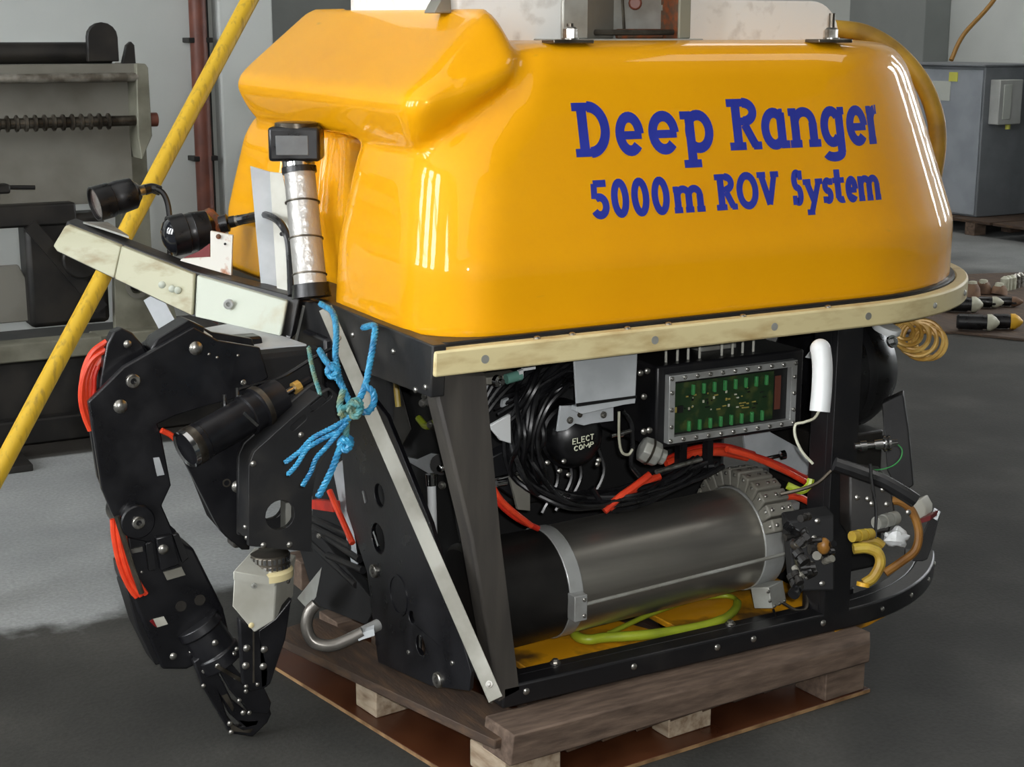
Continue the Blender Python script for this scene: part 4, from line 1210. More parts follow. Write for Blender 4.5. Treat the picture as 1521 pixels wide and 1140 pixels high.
# elbow and forearm
fore = MB().prism([(-0.6587,0.452,0.5409),(-0.6396,0.452,0.5596),(-0.6173,0.452,0.5592),(-0.5944,0.452,0.5383),(-0.5498,0.452,0.489),(-0.5328,0.452,0.4522),(-0.5143,0.452,0.4447),(-0.4542,0.452,0.2984),(-0.442,0.452,0.2299),(-0.4519,0.452,0.1745),(-0.5085,0.452,0.1861),(-0.5415,0.452,0.176),(-0.5937,0.452,0.1868),(-0.6285,0.452,0.2935),(-0.6612,0.452,0.3958),(-0.6637,0.452,0.4256),(-0.6475,0.452,0.4155)], (0, .09, 0)).build('forearm', BL, ROV, bevel=.006, label='black forearm of the larger arm')
MB().lathe((-0.6331,0.432,0.5252), (0, 1, 0), [(0, .033), (.003, .036), (.12, .036)], 28).build('elbow_hub', BL, fore)
bolt(fore, (-0.6334,0.431,0.5256), (0, -1, 0), .0135, M['steel'], 'socket')
MB().prism([(-0.6181,0.44,0.4756),(-0.6039,0.44,0.4777),(-0.6001,0.44,0.414),(-0.6143,0.44,0.4135)], (0, .014, 0)).build('rib', M['black_frame'], fore, bevel=.002)
MB().prism([(-0.5608,0.44,0.4853),(-0.5479,0.44,0.4862),(-0.529,0.44,0.4285),(-0.5425,0.44,0.4189)], (0, .014, 0)).build('rib', M['black_frame'], fore, bevel=.002)
MB().prism([(-0.5976,0.436,0.4851),(-0.5634,0.436,0.4869),(-0.5495,0.436,0.4183),(-0.59,0.436,0.4105)], (0, .02, 0)).build('valve_block', BL, fore, bevel=.003)
bolt(fore, (-0.5837,0.435,0.4583), (0, -1, 0), .011, M['steel'], 'dome')
MB().prism([(-0.5825,0.448,0.404),(-0.5434,0.448,0.4091),(-0.5356,0.448,0.3899),(-0.5749,0.448,0.3849)], (0, .004, 0)).build('label_plate', M['mach'], fore)
MB().prism([(-0.6088,0.449,0.3042),(-0.5857,0.449,0.3058),(-0.578,0.449,0.2878),(-0.6012,0.449,0.2848)], (0, .003, 0)).build('label_plate', M['white_grey'], fore)
MB().prism([(-0.6163,0.4485,0.3013),(-0.6089,0.4485,0.3044),(-0.6013,0.4485,0.285),(-0.6069,0.4485,0.289)], (0, .003, 0)).build('label_plate', M['rust_red'], fore)
MB().prism([(-0.6475,0.447,0.4653),(-0.6236,0.447,0.4671),(-0.6227,0.447,0.4568),(-0.6452,0.447,0.4561)], (0, .005, 0)).build('hose_clip', M['steel'], fore)
for p in [(-0.5481,0.451,0.3222),(-0.5068,0.451,0.3282)]:
    MB().lathe(p, (0, -1, 0), [(0, .012), (.002, .012)], 16).build('recess', M['mach_dark'], fore)
for p, r in (((-0.5694,0.451,0.2127), .008), ((-0.6268,0.451,0.4107), .003), ((-0.5327,0.451,0.2144), .003)):
    bolt(fore, p, (0, -1, 0), r, M['steel'], 'dome')
for d in (0, .009, .018):
    P = [(-0.6791,0.455,0.5331),(-0.6786,0.455,0.4927),(-0.6707,0.455,0.4361),(-0.6565,0.455,0.3896),(-0.6399,0.455,0.3571)]
    MB().tube([(x + d, y - d * .5, z + d * .35) for x, y, z in P], .006, 8).build('hydraulic_hose', M['orange_hose'], fore)
MB().tube([(-0.6743,0.44,0.5423),(-0.6632,0.44,0.4945),(-0.6498,0.44,0.4342),(-0.6322,0.44,0.3695)], .006, 8).build('hydraulic_hose', M['mach_steel'], fore)
MB().prism([(-0.6467,0.46,0.3893),(-0.6342,0.46,0.3574),(-0.6151,0.46,0.2881),(-0.5893,0.46,0.1982),(-0.6054,0.46,0.1954),(-0.6395,0.46,0.2853),(-0.6611,0.46,0.383)], (0, .07, 0)).build('edge_plate', M['black_frame'], fore, bevel=.003)
# wrist and gripper jaws
wrist = MB()
wr0, wr1 = Vector((-0.5136,0.46,0.2763)), Vector((-0.4647,0.44,0.1816))
wa = (wr1 - wr0)
wrist.lathe(wr0, wa, [(0, .05), (.02, .052), (.022, .046), (wa.length * .7, .046), (wa.length * .72, .05), (wa.length, .05)], 24)
gr = wrist.build('gripper', BL, ROV, bevel=.002, label='black gripper jaws of the larger arm, nearly touching the floor')
for k in range(7):
    a = PI * (0.15 + k * .12)
    ax_, u_, v_ = frame_of(wa)
    q = wr0 + wa * .86 + (u_ * math.cos(2 * PI * k / 7) + v_ * math.sin(2 * PI * k / 7)) * .05
    bolt(gr, q, (q - wr0 - wa * .86), .0055, M['steel'], 'dome')
MB().prism([(-0.5342,0.425,0.2014),(-0.516,0.425,0.2129),(-0.4903,0.425,0.1923),(-0.4537,0.425,0.0995),(-0.4143,0.425,0.0562),(-0.3733,0.425,0.0788),(-0.3652,0.425,0.0453),(-0.3752,0.425,0.0268),(-0.4103,0.425,0.0015),(-0.4615,0.425,0.0213),(-0.4683,0.425,0.0401),(-0.5163,0.425,0.1409)], (0, .022, 0),
           [[(-0.4761,0.425,0.1044),(-0.4596,0.425,0.0664),(-0.4306,0.425,0.0315),(-0.4459,0.425,0.0318),(-0.4657,0.425,0.0646)]]).build('jaw', BL, gr, bevel=.003)
MB().prism([(-0.4979,0.4,0.2077),(-0.471,0.4,0.2129),(-0.4202,0.4,0.1331),(-0.39,0.4,0.1267),(-0.3732,0.4,0.0839),(-0.3802,0.4,0.0587),(-0.4226,0.4,0.0713),(-0.4612,0.4,0.1264)], (0, .022, 0)).build('jaw', BL, gr, bevel=.003)
MB().bar((-0.4941,0.395,0.1966), (-0.4394,0.395,0.1515), .006, .008).build('link_rod', M['mach_steel'], gr)
MB().bar((-0.4721,0.42,0.1674), (-0.4114,0.42,0.0576), .006, .01).build('link_rod', BL, gr)
MB().prism([(-0.4771,0.421,0.1139),(-0.465,0.421,0.116),(-0.4513,0.421,0.0818),(-0.4547,0.421,0.0732)], (0, .003, 0)).build('jaw_insert', M['mach_steel'], gr)
MB().prism([(-0.4639,0.423,0.0525),(-0.4494,0.423,0.0366),(-0.4316,0.423,0.0231),(-0.4102,0.423,0.0214),(-0.4167,0.423,0.0133),(-0.4574,0.423,0.0274)], (0, .003, 0)).build('jaw_insert', M['mach_steel'], gr)
for p, r in (((-0.515,0.424,0.1441), .005), ((-0.4612,0.423,0.0456), .006), ((-0.459,0.423,0.0247), .006), ((-0.4459,0.399,0.1049), .005), ((-0.4301,0.399,0.1232), .005), ((-0.4527,0.399,0.1589), .004), ((-0.4933,0.4,0.2462), .007), ((-0.438,0.399,0.0752), .006), ((-0.4245,0.399,0.0721), .005)):
    bolt(gr, p, (0, -1, 0), r, M['steel'], 'dome')

# actuator cylinder with bright rim
c0, c1 = Vector((-0.5508,0.345,0.6904)), Vector((-0.331,0.4,0.762))
ca = (c1 - c0)
CL = ca.length
cyl_o = MB().lathe(c0, ca, [(.0, .036), (.003, .040), (.035, .0405), (.037, .039), (CL * .62, .039), (CL * .63, .044), (CL * .66, .044), (CL * .665, .041), (CL * .74, .041), (CL * .75, .047), (CL * .80, .047), (CL * .81, .041), (CL, .040)], 32).build('actuator_cylinder', BL, ROV, label='black actuator cylinder with bright rim')
MB().lathe(c0, ca, [(-.001, .034), (-.004, .040), (.006, .041), (.006, .0395)], 32, caps=False).build('bright_rim', M['chrome'], cyl_o)
MB().lathe(c0 + ca.normalized() * .006, ca, [(0, .0412), (.018, .0412)], 32).build('front_band', M['mach_steel'], cyl_o)
MB().lathe(c0, ca, [(.0005, .0345), (.001, .001)], 28).build('end_face', M['mach_dark'], cyl_o)
MB().lathe(c0 + ca * .755, ca, [(0, .0475), (.012, .0475)], 32).build('clamp_ring', M['mach_steel'], cyl_o)
MB().cyl(c1, c1 + ca * .16, .008, n=12).build('rod', M['chrome'], cyl_o)
MB().cyl(c1 + ca * .16, c1 + ca * .22, .014, n=8).build('rod_nut', M['gold'], cyl_o)
MB().cyl(c1 + ca * .22, c1 + ca * .34, .010, n=10).build('rod_end', BL, cyl_o)
q0 = c0 + ca * .60 + Vector((-.012, -.036, .018))
MB().bar(q0, q0 + Vector((.028, .0, -.03)), .006, .008, (0, -1, 0)).build('rim_clip', M['chrome'], cyl_o)
for px in [(-0.4505,0.4,0.7671),(-0.4227,0.4,0.7782)]:
    MB().cyl(Vector(px) + Vector((0, 0, -.014)), Vector(px) + Vector((0, 0, .014)), .0045, n=8).build('fitting', M['chrome'], cyl_o)
bolt(cyl_o, (-0.4019,0.42,0.7961), (0, -1, 0), .006, M['steel'], 'socket')
MB().tube([(-0.5736,0.44,0.7108),(-0.5492,0.44,0.6935),(-0.5254,0.44,0.656),(-0.501,0.44,0.6267)], .006, 8).build('hydraulic_hose', M['orange_hose'], cyl_o)
MB().tube([(-0.4204,0.41,0.7844),(-0.3794,0.41,0.7913),(-0.3199,0.41,0.8021),(-0.2435,0.41,0.8375),(-0.1971,0.41,0.8547)], .004, 6).build('signal_cable', M['rubber'], cyl_o)

# link plate below the cylinder
lk = MB().prism([(-0.5381,0.43,0.6944),(-0.4921,0.43,0.7029),(-0.3443,0.43,0.7429),(-0.3164,0.43,0.6809),(-0.3913,0.43,0.6024),(-0.3981,0.43,0.4276),(-0.4159,0.43,0.4305),(-0.4585,0.43,0.4763),(-0.472,0.43,0.5036),(-0.5281,0.43,0.6357)], (0, .02, 0)).build('link_plate', BL, ROV, bevel=.003)
bolt(lk, (-0.4202,0.429,0.5721), (0, -1, 0), .0135, M['steel'], 'dome')
MB().lathe((-0.4434,0.431,0.583), (0, -1, 0), [(0, .009), (.002, .009), (.002, .006), (.0005, .006)], 16).build('bush', M['mach_steel'], lk)
MB().prism([(-0.5272,0.45,0.674),(-0.4865,0.45,0.6832),(-0.3525,0.45,0.725),(-0.3844,0.45,0.5964),(-0.3912,0.45,0.4205),(-0.4308,0.45,0.4451),(-0.4686,0.45,0.4975)], (0, .05, 0)).build('rear_plate', M['dark_void'], lk, bevel=.003)

# second arm: sloping box link, plate with round hole, wrist ring, grey jaw block
hl = (-0.3757,0.3,0.5381)
a2p = [(-0.4386,0.3,0.6513),(-0.4262,0.3,0.6791),(-0.3494,0.3,0.7355),(-0.2777,0.3,0.7836),(-0.2568,0.3,0.7911),(-0.2364,0.3,0.7718),(-0.2332,0.3,0.7214),(-0.2523,0.3,0.6807),(-0.2943,0.3,0.6214),(-0.3049,0.3,0.5651),(-0.31,0.3,0.4474),(-0.4452,0.3,0.4828)]
arm2 = MB().prism(a2p, (0, .014, 0), [oct_hole(hl, .0315, 20), slot_hole((-0.2946,0.3,0.7586), (-0.2631,0.3,0.7777), .009), slot_hole((-0.3413,0.3,0.719), (-0.3174,0.3,0.7359), .006)]).build('slim_manipulator_arm', M['black_worn'], ROV, bevel=.0025, label='slimmer worn black arm with round hole and grey wrist')
MB().prism([(x + .004, .375, z) for x, y, z in a2p], (0, .014, 0), [oct_hole((hl[0] + .004, .375, hl[2]), .0315, 20)]).build('side_plate', M['black_worn'], arm2, bevel=.0025)
MB().prism([(-0.4317,0.303,0.6538),(-0.4209,0.303,0.6763),(-0.3485,0.303,0.7291),(-0.2737,0.303,0.7782),(-0.2636,0.303,0.7686),(-0.3345,0.303,0.7118),(-0.4088,0.303,0.6563),(-0.4238,0.303,0.6386),(-0.4311,0.303,0.4854),(-0.441,0.303,0.4899)], (0, .082, 0)).build('web_plate', M['black_worn'], arm2, bevel=.002)
MB().bar((-0.3476,0.34,0.5534), (-0.3499,0.34,0.4849), .012, .03, (0, -1, 0)).build('inner_rod', M['alu_dull'], arm2)
for p in [(-0.4139,0.299,0.4795),(-0.3572,0.299,0.4716),(-0.4289,0.299,0.6544),(-0.3247,0.299,0.7015)]:
    bolt(arm2, p, (0, -1, 0), .0065, M['steel'], 'dome')
for p in [(-0.4454,0.32,0.5174),(-0.4434,0.32,0.494),(-0.4338,0.32,0.4809)]:
    bolt(arm2, p, (-1, -.4, 0), .005, M['steel'], 'dome')
wc = Vector((-0.3887,0.335,0.4072))
MB().lathe(wc, (0, 0, 1), [(0, .047), (.006, .047), (.008, .04), (.042, .04)], 28).build('wrist_ring', M['mach_steel'], arm2)
teeth = MB()
for k in range(26):
    a = 2 * PI * k / 26
    for z in (.016, .033):
        teeth.box(wc + Vector((.0405 * math.cos(a), .0405 * math.sin(a), z)), (.004, .006, .011), Matrix.Rotation(a, 3, 'Z'))
teeth.build('knurled_teeth', M['chrome'], arm2)
blk = MB().prism([Vector(p) for p in [(-0.4838,0.285,0.435),(-0.3942,0.285,0.4048),(-0.4016,0.285,0.3181),(-0.4461,0.285,0.3001),(-0.4909,0.285,0.3656)]], Vector((.075, .085, .012))).build('wrist_block', M['white_grey'], ROV, bevel=.003, label='greyish white wrist block')
MB().prism([Vector(p) + Vector((-.002, -.002, 0)) for p in [(-0.4853,0.284,0.4413),(-0.3929,0.284,0.4093),(-0.395,0.284,0.3921),(-0.4861,0.284,0.4228)]], Vector((.078, .088, .012))).build('block_cap', M['white_grey'], blk, bevel=.003)
MB().lathe(wc + Vector((-.006, -.004, .006)), (0, 0, 1), [(-.012, .052), (.002, .052), (.006, .046)], 28).build('seal_ring', M['fender'], blk)
bolt(blk, (-0.4436,0.281,0.4032), (0, -1, 0), .006, M['alu_dull'], 'socket')
bolt(blk, (-0.4516,0.284,0.3177), (0, -1, 0), .006, M['fender'], 'dome')
for p in [(-0.3549,0.32,0.3868),(-0.3534,0.32,0.3419),(-0.372,0.32,0.3229)]:
    bolt(blk, p, (.75, -.66, 0), .0065, M['steel'], 'dome')
j2 = MB().prism([(-0.4714,0.3,0.3306),(-0.4406,0.3,0.3012),(-0.4316,0.3,0.3083),(-0.4121,0.3,0.2),(-0.4162,0.3,0.1678),(-0.4546,0.3,0.167),(-0.4685,0.3,0.1849),(-0.4709,0.3,0.2716)], (0, .018, 0)).build('slim_jaw', BL, ROV, bevel=.003)
MB().prism([(-0.4321,0.3,0.2966),(-0.3946,0.3,0.3161),(-0.3563,0.3,0.3534),(-0.3726,0.3,0.2671),(-0.4101,0.3,0.1725),(-0.4311,0.3,0.1664),(-0.4321,0.3,0.2192)], (0, .018, 0)).build('jaw_half', BL, j2, bevel=.003)
MB().prism([(-0.4584,0.34,0.307),(-0.3479,0.34,0.3237),(-0.3594,0.34,0.2503),(-0.3991,0.34,0.1517),(-0.4467,0.34,0.1558)], (0, .02, 0)).build('jaw_half', BL, j2, bevel=.003)
for p in [(-0.4585,0.299,0.2636),(-0.4209,0.299,0.2531),(-0.4622,0.299,0.2258),(-0.4244,0.299,0.2165)]:
    bolt(j2, p, (0, -1, 0), .008, M['steel'], 'dome')
for p in [(-0.4632,0.299,0.1797),(-0.4383,0.299,0.1789),(-0.4801,0.299,0.2665)]:
    bolt(j2, p, (0, -1, 0), .0045, M['steel'], 'dome')
MB().bar((-0.4429,0.298,0.2994), (-0.4473,0.298,0.1857), .003, .003, (0, -1, 0)).build('jaw_gap_rod', M['mach_steel'], j2)

# perforated leaning plate at the front and its neighbours
XP = -0.125
def xh(c, r, n=16):
    return [(c[0], c[1] + r * math.cos(2 * PI * k / n), c[2] + r * math.sin(2 * PI * k / n)) for k in range(n)]
hp = MB().prism([(-0.125,0.5777,0.6238),(-0.125,0.5154,0.6996),(-0.125,0.4099,0.744),(-0.125,0.317,0.7118),(-0.125,0.1118,0.5318),(-0.125,-0.0619,0.2764),(-0.125,-0.0556,0.2342),(-0.125,0.121,0.1775),(-0.125,0.3888,0.1308),(-0.125,0.4419,0.3282),(-0.125,0.5498,0.44)], (.014, .01, 0),
                [xh((-0.125,0.3634,0.5262), .026), xh((-0.125,0.3752,0.425), .034), xh((-0.125,0.2082,0.2993), .014), xh((-0.125,0.1672,0.2505), .022)]).build('perforated_plate', BL, ROV, bevel=.002, label='black perforated plate leaning across the front')
MB().lathe((-0.127,0.2735,0.3279), (-1, 0, 0), [(-.004, .046), (0, .046), (0, .040), (-.003, .040)], 24).build('boss_ring', BL, hp)
for p, r in (((-0.126,0.3947,0.3447), .0155), ((-0.126,0.0805,0.2067), .0165), ((-0.126,0.2256,0.2144), .005), ((-0.126,0.0183,0.2667), .005)):
    bolt(hp, p, (-1, -.1, 0), r, M['steel'], 'socket')
for a, b in (((-0.128,0.4438,0.5162), (-0.128,0.4304,0.4919)), ((-0.128,0.3894,0.4383), (-0.128,0.3656,0.4114)), ((-0.128,0.1602,0.2761), (-0.128,0.161,0.2488))):
    MB().bar(a, b, .008, .004, (-1, 0, 0)).build('bright_pin', M['chrome'], hp)
MB().prism([(-0.1,0.4436,0.1495),(-0.1,0.4307,0.1053),(-0.1,0.3495,0.1418),(-0.1,0.3926,0.1404)], (.01, 0, 0)).build('tab', M['alu_dull'], hp)
MB().prism([(-0.1,0.6891,0.5072),(-0.1,0.6184,0.5409),(-0.1,0.5454,0.3112),(-0.1,0.5819,0.2868)], (.004, .006, 0)).build('grey_slat', M['alu_plate'], ROV, bevel=.001)
MB().tube([(-0.13,0.6357,0.4662),(-0.13,0.5896,0.4331),(-0.13,0.5442,0.4023),(-0.13,0.5071,0.3762)], .0075, 8).build('hydraulic_hose', M['orange_hose'], ROV)
MB().prism([(-0.13,0.7611,0.4115),(-0.13,0.621,0.4441),(-0.13,0.6145,0.4198),(-0.13,0.7586,0.3886)], (.02, 0, 0)).build('hose_clip', M['red_hose'], ROV, bevel=.003)
FR = [[(-0.1,0.8373,0.34),(-0.1,0.5931,0.3673)], [(-0.1,0.8387,0.3223),(-0.1,0.5867,0.3413)], [(-0.1,0.7605,0.3206),(-0.1,0.537,0.3235)], [(-0.1,0.7296,0.2751),(-0.1,0.5189,0.3031)], [(-0.08,0.9254,0.2591),(-0.08,0.6074,0.2354)]]
for a, b in FR:
    MB().cyl(a, b, .009, n=10).build('strut_rod', M['black_frame'], ROV)
bolt(ROV, (-0.12,0.7366,0.3256), (-1, -.5, 0), .007)
MB().prism([(-0.08,0.9968,0.2383),(-0.08,0.8549,0.2971),(-0.08,0.4922,0.2235),(-0.08,0.5529,0.1533),(-0.08,0.8696,0.0976)], (.03, .03, 0)).build('lower_bracket', M['dark_void'], ROV, bevel=.004)
MB().prism([(-0.16,0.789,0.1567),(-0.16,0.6243,0.2856),(-0.16,0.6638,0.2013),(-0.16,0.7276,0.1512)], (.006, .01, 0)).build('valve_tab', M['alu_dull'], ROV, bevel=.001)
MB().tube([(-0.3392,0.2072,0.3693),(-0.353,0.2107,0.3532),(-0.361,0.2076,0.3238),(-0.3522,0.1951,0.2944),(-0.3219,0.1763,0.2864),(-0.2869,0.1603,0.2998),(-0.2615,0.1497,0.3131)], .0125, 12).build('bent_pipe', M['pipe_steel'], ROV, label='bent pipe with bright end at the front')
bp_ = [o for o in ROV.children if o.name.startswith('bent_pipe')][0]
MB().cyl((-0.2869,0.1603,0.2998), (-0.2145,0.1812,0.3092), .0125, n=14).build('bright_sleeve', M['alu'], bp_)
MB().prism([(-0.2778,0.1466,0.3116),(-0.2454,0.1317,0.3236),(-0.2457,0.1284,0.3103),(-0.2755,0.1422,0.2996)], (.01, .02, 0)).build('clip_plate', M['alu_plate'], bp_)

# between plate and front post
MB().prism([(0.02,0.5857,0.5456),(0.02,0.4766,0.5607),(0.02,0.4065,0.5917),(0.02,0.366,0.5983),(0.02,0.3736,0.5596),(0.02,0.4078,0.5416),(0.02,0.5056,0.5425)], (.006, 0, 0)).build('grey_lever', M['alu_plate'], ROV, bevel=.001)
MB().cyl((0,0.3633,0.5526), (0,0.3528,0.3028), .010, n=12).build('hydraulic_rod', M['white_plastic'], ROV)
MB().cyl((0,0.3632,0.5572), (0,0.3605,0.5318), .013, n=12).build('rod_cap', M['chrome'], ROV)
MB().tube([(0,0.4073,0.3174),(0,0.3872,0.295),(0,0.3564,0.2921),(0,0.3388,0.3199)], .008, 8).build('white_loop', M['white_plastic'], ROV)
MB().prism([(0,0.3738,0.2801),(0,0.3222,0.3158),(0,0.2939,0.2434),(0,0.3414,0.2111)], (.006, .01, 0)).build('grey_tab', M['alu_dull'], ROV, bevel=.001)
MB().cyl((0.02,0.3346,0.3602), (0.02,0.3227,0.2931), .004, n=8).build('bright_pin', M['chrome'], ROV)
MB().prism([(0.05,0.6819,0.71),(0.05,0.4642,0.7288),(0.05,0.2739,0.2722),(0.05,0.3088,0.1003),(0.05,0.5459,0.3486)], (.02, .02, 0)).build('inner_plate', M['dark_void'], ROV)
MB().prism([(0.03,0.6957,0.7062),(0.03,0.6,0.7343),(0.03,0.5242,0.6165),(0.03,0.5845,0.5576),(0.03,0.6749,0.566)], (.01, .02, 0)).build('valve_pack', M['mach_dark'], ROV, bevel=.004)
MB().cyl((0.02,0.5863,0.7221), (0.02,0.5739,0.6626), .007, n=8).build('yellow_tube', M['yellow_hose'], ROV)
MB().tube([(0.02,0.4666,0.6588),(0.02,0.4254,0.6492),(0.02,0.3776,0.669),(0.02,0.3382,0.6596)], .008, 8).build('yellow_tube', M['green_hose'], ROV)
for p in [(0.01,0.4096,0.7213),(0.01,0.393,0.7126),(0.01,0.4238,0.7031),(0.01,0.3842,0.6627),(0.01,0.3365,0.5733),(0.01,0.3307,0.5381),(0.01,0.5811,0.5868)]:
    bolt(ROV, p, (-.8, -.6, 0), .009, M['steel'], 'hex', 'fitting')
MB().lathe((0,0.3126,0.5927), (-.5, -.8, 0), [(0, .02), (.004, .024), (.004, .018)], 18).build('hose_ring', M['mach_dark'], ROV)
bolt(ROV, (-0.01,0.2959,0.5876), (-.6, -.8, 0), .009, M['chrome'], 'dome', 'fitting')

# ------------------------------------------------------------------ inside the frame
hang = MB().prism([(0.1734,0.05,0.8539),(0.3291,0.05,0.8567),(0.3261,0.05,0.7591),(0.1809,0.05,0.7572)], (0, .006, 0)).build('hanging_plate', M['alu_plate'], ROV, bevel=.002, label='grey plate hanging under the fender')
MB().prism([(0.1786,0.049,0.7619),(0.3271,0.049,0.7621),(0.3272,0.049,0.7563),(0.1803,0.049,0.7546)], (0, -.001, 0)).build('dark_line', M['chip'], hang)
MB().prism([(0.1809,0.05,0.7543),(0.3262,0.05,0.7562),(0.3247,0.05,0.7448),(0.2978,0.05,0.745),(0.1957,0.05,0.7369),(0.1794,0.05,0.7446)], (0, .02, 0)).build('lower_lip', M['alu_plate'], hang, bevel=.001)
brk = MB().prism([(0.1632,0.085,0.7505),(0.2937,0.085,0.7381),(0.2943,0.085,0.7029),(0.2408,0.085,0.7036),(0.2209,0.085,0.7017),(0.1994,0.085,0.7087),(0.1783,0.085,0.6969),(0.1555,0.085,0.6968)], (0, .006, 0)).build('comp_bracket', M['alu_plate'], hang, bevel=.001)
for p in [(0.1857,0.084,0.7178),(0.2682,0.084,0.7195)]:
    bolt(brk, p, (0, -1, 0), .0075, M['steel'])
bolt(hang, (0.2101,0.084,0.7264), (0, -1, 0), .006, M['mach_steel'])
# compensator dome with painted marks
dc = Vector((0.2513,0.15,0.6538))
dome = MB().lathe(dc + Vector((0, .05, 0)), (-.12, -1, .05), [(-.05, .072), (.02, .072), (.024, .066), (.035, .066), (.055, .052), (.068, .028), (.072, .001)], 30).build('compensator', M['rubber'], ROV, label='round black compensator with hand-painted white letters')
def scribble(rows, parent, plane_y):
    for strokes in rows:
        mb = MB()
        for st in strokes:
            P = [Vector(p) for p in st]
            mb.tube(P, .0013, 5, raw=True)
        mb.build('painted_letter', M['white_print'], parent)
def pen_word(word, x0, z0, h, wd, gap, slope, y):
    G = {'E': [[(1, 1), (0, 1), (0, 0), (1, 0)], [(0, .52), (.8, .52)]], 'L': [[(0, 1), (0, 0), (1, 0)]], 'C': [[(1, .85), (.6, 1), (.15, .8), (0, .45), (.2, .1), (.6, 0), (1, .15)]],
         'T': [[(0, 1), (1, 1)], [(.5, 1), (.5, 0)]], 'O': [[(.5, 1), (.1, .8), (0, .4), (.3, 0), (.7, 0), (1, .4), (.9, .8), (.5, 1)]], 'M': [[(-.1, 0), (0, 1), (.5, .35), (1, 1), (1.1, 0)]], 'P': [[(0, 0), (0, 1), (.8, .95), (.9, .65), (.6, .5), (0, .48)]]}
    out = []
    x = x0
    for ch in word:
        w2 = wd * (1.5 if ch == 'M' else 1)
        out.append([[(x + p[0] * w2, y, z0 + (x - x0) * slope + p[1] * h) for p in st] for st in G[ch]])
        x += w2 + gap
    return out
yb = dc.y - .0235
scribble(pen_word('ELECT', dc.x - .032, dc.z - .002, .0115, .0075, .0035, .10, yb), dome, yb)
scribble(pen_word('COMP', dc.x - .028, dc.z - .017, .0100, .0078, .0042, .10, yb), dome, yb)
for p in [(0.1538,0.12,0.622),(0.1836,0.12,0.6002),(0.2053,0.12,0.5883),(0.1934,0.12,0.6196),(0.2775,0.12,0.6022),(0.2808,0.12,0.6107)]:
    bolt(dome, p, (-.2, -1, .3), .0055, M['steel'], 'dome')
# cable loom
rr = random.Random(11)
lp = [(0.2618,0.17,0.8082),(0.1952,0.17,0.7991),(0.1396,0.17,0.7557),(0.1169,0.17,0.6781),(0.1335,0.17,0.5947),(0.197,0.17,0.5317),(0.2877,0.17,0.5061),(0.3929,0.17,0.5092),(0.5098,0.17,0.5332),(0.5924,0.17,0.5597)]
for k in range(15):
    s = .85 + .022 * k
    pts = []
    for i, p in enumerate(lp):
        j = (k - 7) * .0062
        cx, cz = dc.x, dc.z
        f_ = 1 + j * 5 if i < 5 else 1 + j * 1.6
        pts.append((cx + (p[0] - cx) * f_ + rr.uniform(-.004, .004), p[1] + rr.uniform(-.05, .03), cz + (p[2] - cz) * f_ + rr.uniform(-.005, .005)))
    MB().tube(pts, rr.choice((.0045, .0055, .0065)), 7, sub=5).build('loom_cable', M['rubber'], ROV)
for k in range(7):
    y = .2 + .015 * k
    MB().tube([(.03 + .01 * k, y, .70 + .012 * k), (.10, y, .77 + .01 * k), (.2, y, .82 + .004 * k), (.33, y, .825 + .005 * k)], .0055, 7).build('loom_cable', M['rubber'], ROV)
for k in range(6):
    a, b = (0.0703,0.2,0.702), (0.2348,0.2,0.7759)
    MB().tube([(a[0] + .004 * k, .16 + .02 * k, a[2] + .008 * k), (a[0] + .08, .16, a[2] + .05 + .008 * k), (b[0], .18, b[2] + .01 * k)], .0045, 6).build('loom_cable', M['rubber'], ROV)
for k in range(6):
    P = [(0.2897,0.16,0.5375),(0.3127,0.16,0.5035),(0.3516,0.16,0.4776),(0.4316,0.16,0.4812),(0.5219,0.16,0.5088)]
    MB().tube([(x + .006 * k, y + .012 * k, z - .005 * k) for x, y, z in P], .006, 7).build('loom_cable', M['rubber'], ROV)
for x in (.24, .275, .30, .36):
    MB().tube([(x, .25, .60), (x + .01, .24, .54), (x - .03, .24, .47)], .005, 6).build('loom_cable', M['rubber'], ROV)
MB().prism([(0.0039,0.1,0.7237),(0.0539,0.1,0.7431),(0.0554,0.1,0.6803),(0.0303,0.1,0.6907)], (0, .01, 0)).build('white_plate', M['white_plastic'], ROV, bevel=.002)
MB().prism([(0.0834,0.24,0.6141),(0.1496,0.24,0.6355),(0.1835,0.24,0.555),(0.1498,0.24,0.5063),(0.0915,0.24,0.5528)], (0, .04, 0)).build('grey_bracket', M['black_frame'], ROV, bevel=.003)
MB().prism([(0.1186,0.22,0.5692),(0.1686,0.22,0.5667),(0.1689,0.22,0.4859),(0.1386,0.22,0.4935)], (0, .01, 0)).build('grey_tab', M['mach'], ROV, bevel=.001)
MB().cyl((0.0748,0.2,0.567), (0.0977,0.2,0.5668), .008, n=12).build('fitting', M['chrome'], ROV)
MB().cyl((0.0725,0.22,0.5697), (0.1385,0.22,0.577), .004, n=8).build('bright_pin', M['chrome'], ROV)
